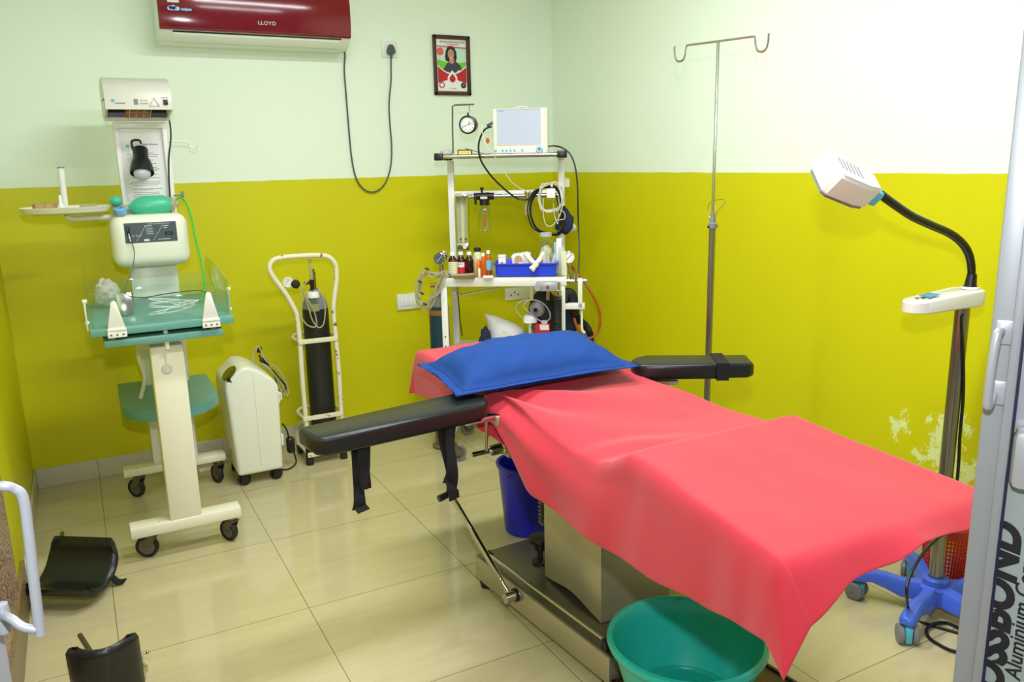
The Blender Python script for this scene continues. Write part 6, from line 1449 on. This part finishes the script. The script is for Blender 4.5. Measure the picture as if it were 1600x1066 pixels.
# ================================================================== doorway
def leaf(name, E, D, px_edge, wst, side):
    pass
def right_door():
    r = ray(1532, 668); s_ = 1.25/math.hypot(r.x, r.y); E = V((CAM.x+r.x*s_, CAM.y+r.y*s_, 0)); D = V((.50, -.866, 0)).normalized(); N = V((-D.y, D.x, 0))
    if N.dot(CAM-E) < 0: N = -N
    t = Thing('door_leaf', 'half open aluminium framed door leaf with printed panel film, at the right edge', 'door', tuple(E))
    del t.o['label'], t.o['category']; t.o.name = 'door_1'; t.o['kind'] = 'structure'
    T = frame(E, D, (0, 0, 1))      # x along the leaf, y up, z out of it
    zs = 1 if (T.to_3x3() @ V((0, 0, 1))).dot(CAM-E) > 0 else -1
    def P(x, y, off=0): return T.inverted() @ PN(x, y, E+N*off, N)
    W = .75
    def bx(u0, u1, z0, z1, n0, n1, bev=.002):
        return MB().box(((u0+u1)/2, (z0+z1)/2, zs*(n0+n1)/2), (u1-u0, z1-z0, abs(n1-n0)), T=T, bev=bev)
    t.p('stile', bx(0, .036, .012, 2.05, -.040, .0), 'door'); t.p('stile_ridge', bx(.024, .036, .012, 2.05, .0, .008), 'door')
    t.p('stile', bx(W-.058, W, .012, 2.05, -.040, .0), 'door')
    t.p('rail', bx(.036, W-.058, .012, .10, -.036, .0), 'door'); t.p('rail', bx(.036, W-.058, 1.97, 2.05, -.036, .0), 'door')
    h0, h1 = P(1570, 590), P(1572, 655)
    pn = t.p('panel', bx(.036, W-.058, .10, 1.08, -.022, -.012, 0), 'film_sheet')
    t.p('glass_pane', bx(.036, W-.058, 1.14, 1.97, -.022, -.017, 0), 'alu')
    t.p('gasket', bx(.0365, .040, .10, 1.97, -.013, -.004, 0), mat('dark_blue_gasket', (28, 26, 60), .5))
    t.p('mid_rail', bx(.040, W-.058, 1.065, 1.150, -.02, .020, .012), 'alu')
    # handle
    a, b = P(1564, 518, .0), P(1553, 612, .0)
    for q in (a, b): t.p('handle_plate', MB().box((q.x+.004, q.y, zs*.003), (.022, .034, .006), T=T, bev=.003), 'alu')
    mb = MB(); off = .030
    pts = [(a.x, a.y, 0), (a.x-.002, a.y+.004, off*.8), (a.x-.004, a.y-.004, off), (a.x-.006, (a.y+b.y)/2, off+.003), (b.x-.006, b.y-.006, off), (b.x-.004, b.y-.014, off*.8), (b.x, b.y-.002, 0)]
    mb.tube([T @ V((x, y, zs*z)) for x, y, z in pts], .0058, 12, 6); t.p('handle', mb, 'alu')
    # big rotated lettering on the film
    def lettering(body, size, px, py, bold, sh, nm):
        q = P(px, py, -.0115); zc = zs*(-.0112)
        # text runs upwards
        o = T @ V((q.x, q.y, zc)); xd = V((0, 0, 1)); zz = N
        yd = zz.cross(xd); Tt = Matrix(((xd.x, yd.x, zz.x, o.x), (xd.y, yd.y, zz.y, o.y), (xd.z, yd.z, zz.z, o.z), (0, 0, 0, 1)))
        t.p('lettering', text_mb(body, size, Tt, th=.0003, font_bold=bold, shear=sh, align='CENTER'), 'ink', pn)
    lettering('CROSSBOND', .057, 1553, 990, .0028, .25, 'big'); lettering('Aluminium Composite Panel', .028, 1603, 903, .0003, .2, 'small')
right_door()
def left_door():
    r = ray(20, 1060); s_ = .70/math.hypot(r.x, r.y); E = V((CAM.x+r.x*s_, CAM.y+r.y*s_, 0)); D = V((-.62, -.78, 0)).normalized(); N = V((D.y, -D.x, 0))
    if N.dot(CAM-E) < 0: N = -N
    t = Thing('door_leaf', 'x', 'door', tuple(E)); del t.o['label'], t.o['category']; t.o.name = 'door_2'; t.o['kind'] = 'structure'
    T = frame(E, D, (0, 0, 1)); zs = 1 if (T.to_3x3() @ V((0, 0, 1))).dot(CAM-E) > 0 else -1
    def bx(u0, u1, z0, z1, n0, n1, bev=.002): return MB().box(((u0+u1)/2, (z0+z1)/2, zs*(n0+n1)/2), (u1-u0, z1-z0, abs(n1-n0)), T=T, bev=bev)
    t.p('stile', bx(0, .05, .012, 2.05, -.04, 0), 'door'); t.p('panel', bx(.05, .45, .10, 2.0, -.025, -.015, 0), 'film_sheet')
    # handle, nearer the camera than the edge of the leaf
    def at(x, y, d): q = ray(x, y); return CAM+q*(d/math.hypot(q.x, q.y))
    d = .655
    g = [at(-14, 766, d+.02), at(2, 760, d), at(22, 764, d), at(36, 778, d), at(44, 830, d), at(52, 900, d), at(59, 960, d), at(63, 992, d)]
    mb = MB(); p = smooth(g, 6); mb.sweep(p, [.0037]*len(p), 14); t.p('handle', mb, 'door')
    mb = MB(); mb.tube([at(58, 984, d), at(36, 980, d+.004), at(16, 966, d+.012), at(2, 962, d+.03)], .0034, 12, 6); t.p('handle_arm', mb, 'door')
    mb = MB(); q = at(4, 965, d+.03); mb.lathe([(0, -.014), (.005, -.012), (.006, 0), (.005, .011), (0, .012)], q, (0, 0, 1), 18); t.p('handle_boss', mb, 'door')
left_door()
# unseen battens added on the ceiling to account for the fill lamps
for i, y in enumerate((-.95, -2.45)):
    t = Thing('added_ceiling_batten', 'white ceiling batten added out of view for the fill lamp '+('nearer the back wall' if i == 0 else 'above the operating table'), 'light', (1.2, y, ZC))
    t.p('batten', MB().bx(.58, 1.82, y-.08, y+.08, ZC-.03, ZC-.0005, bev=.004), 'white')
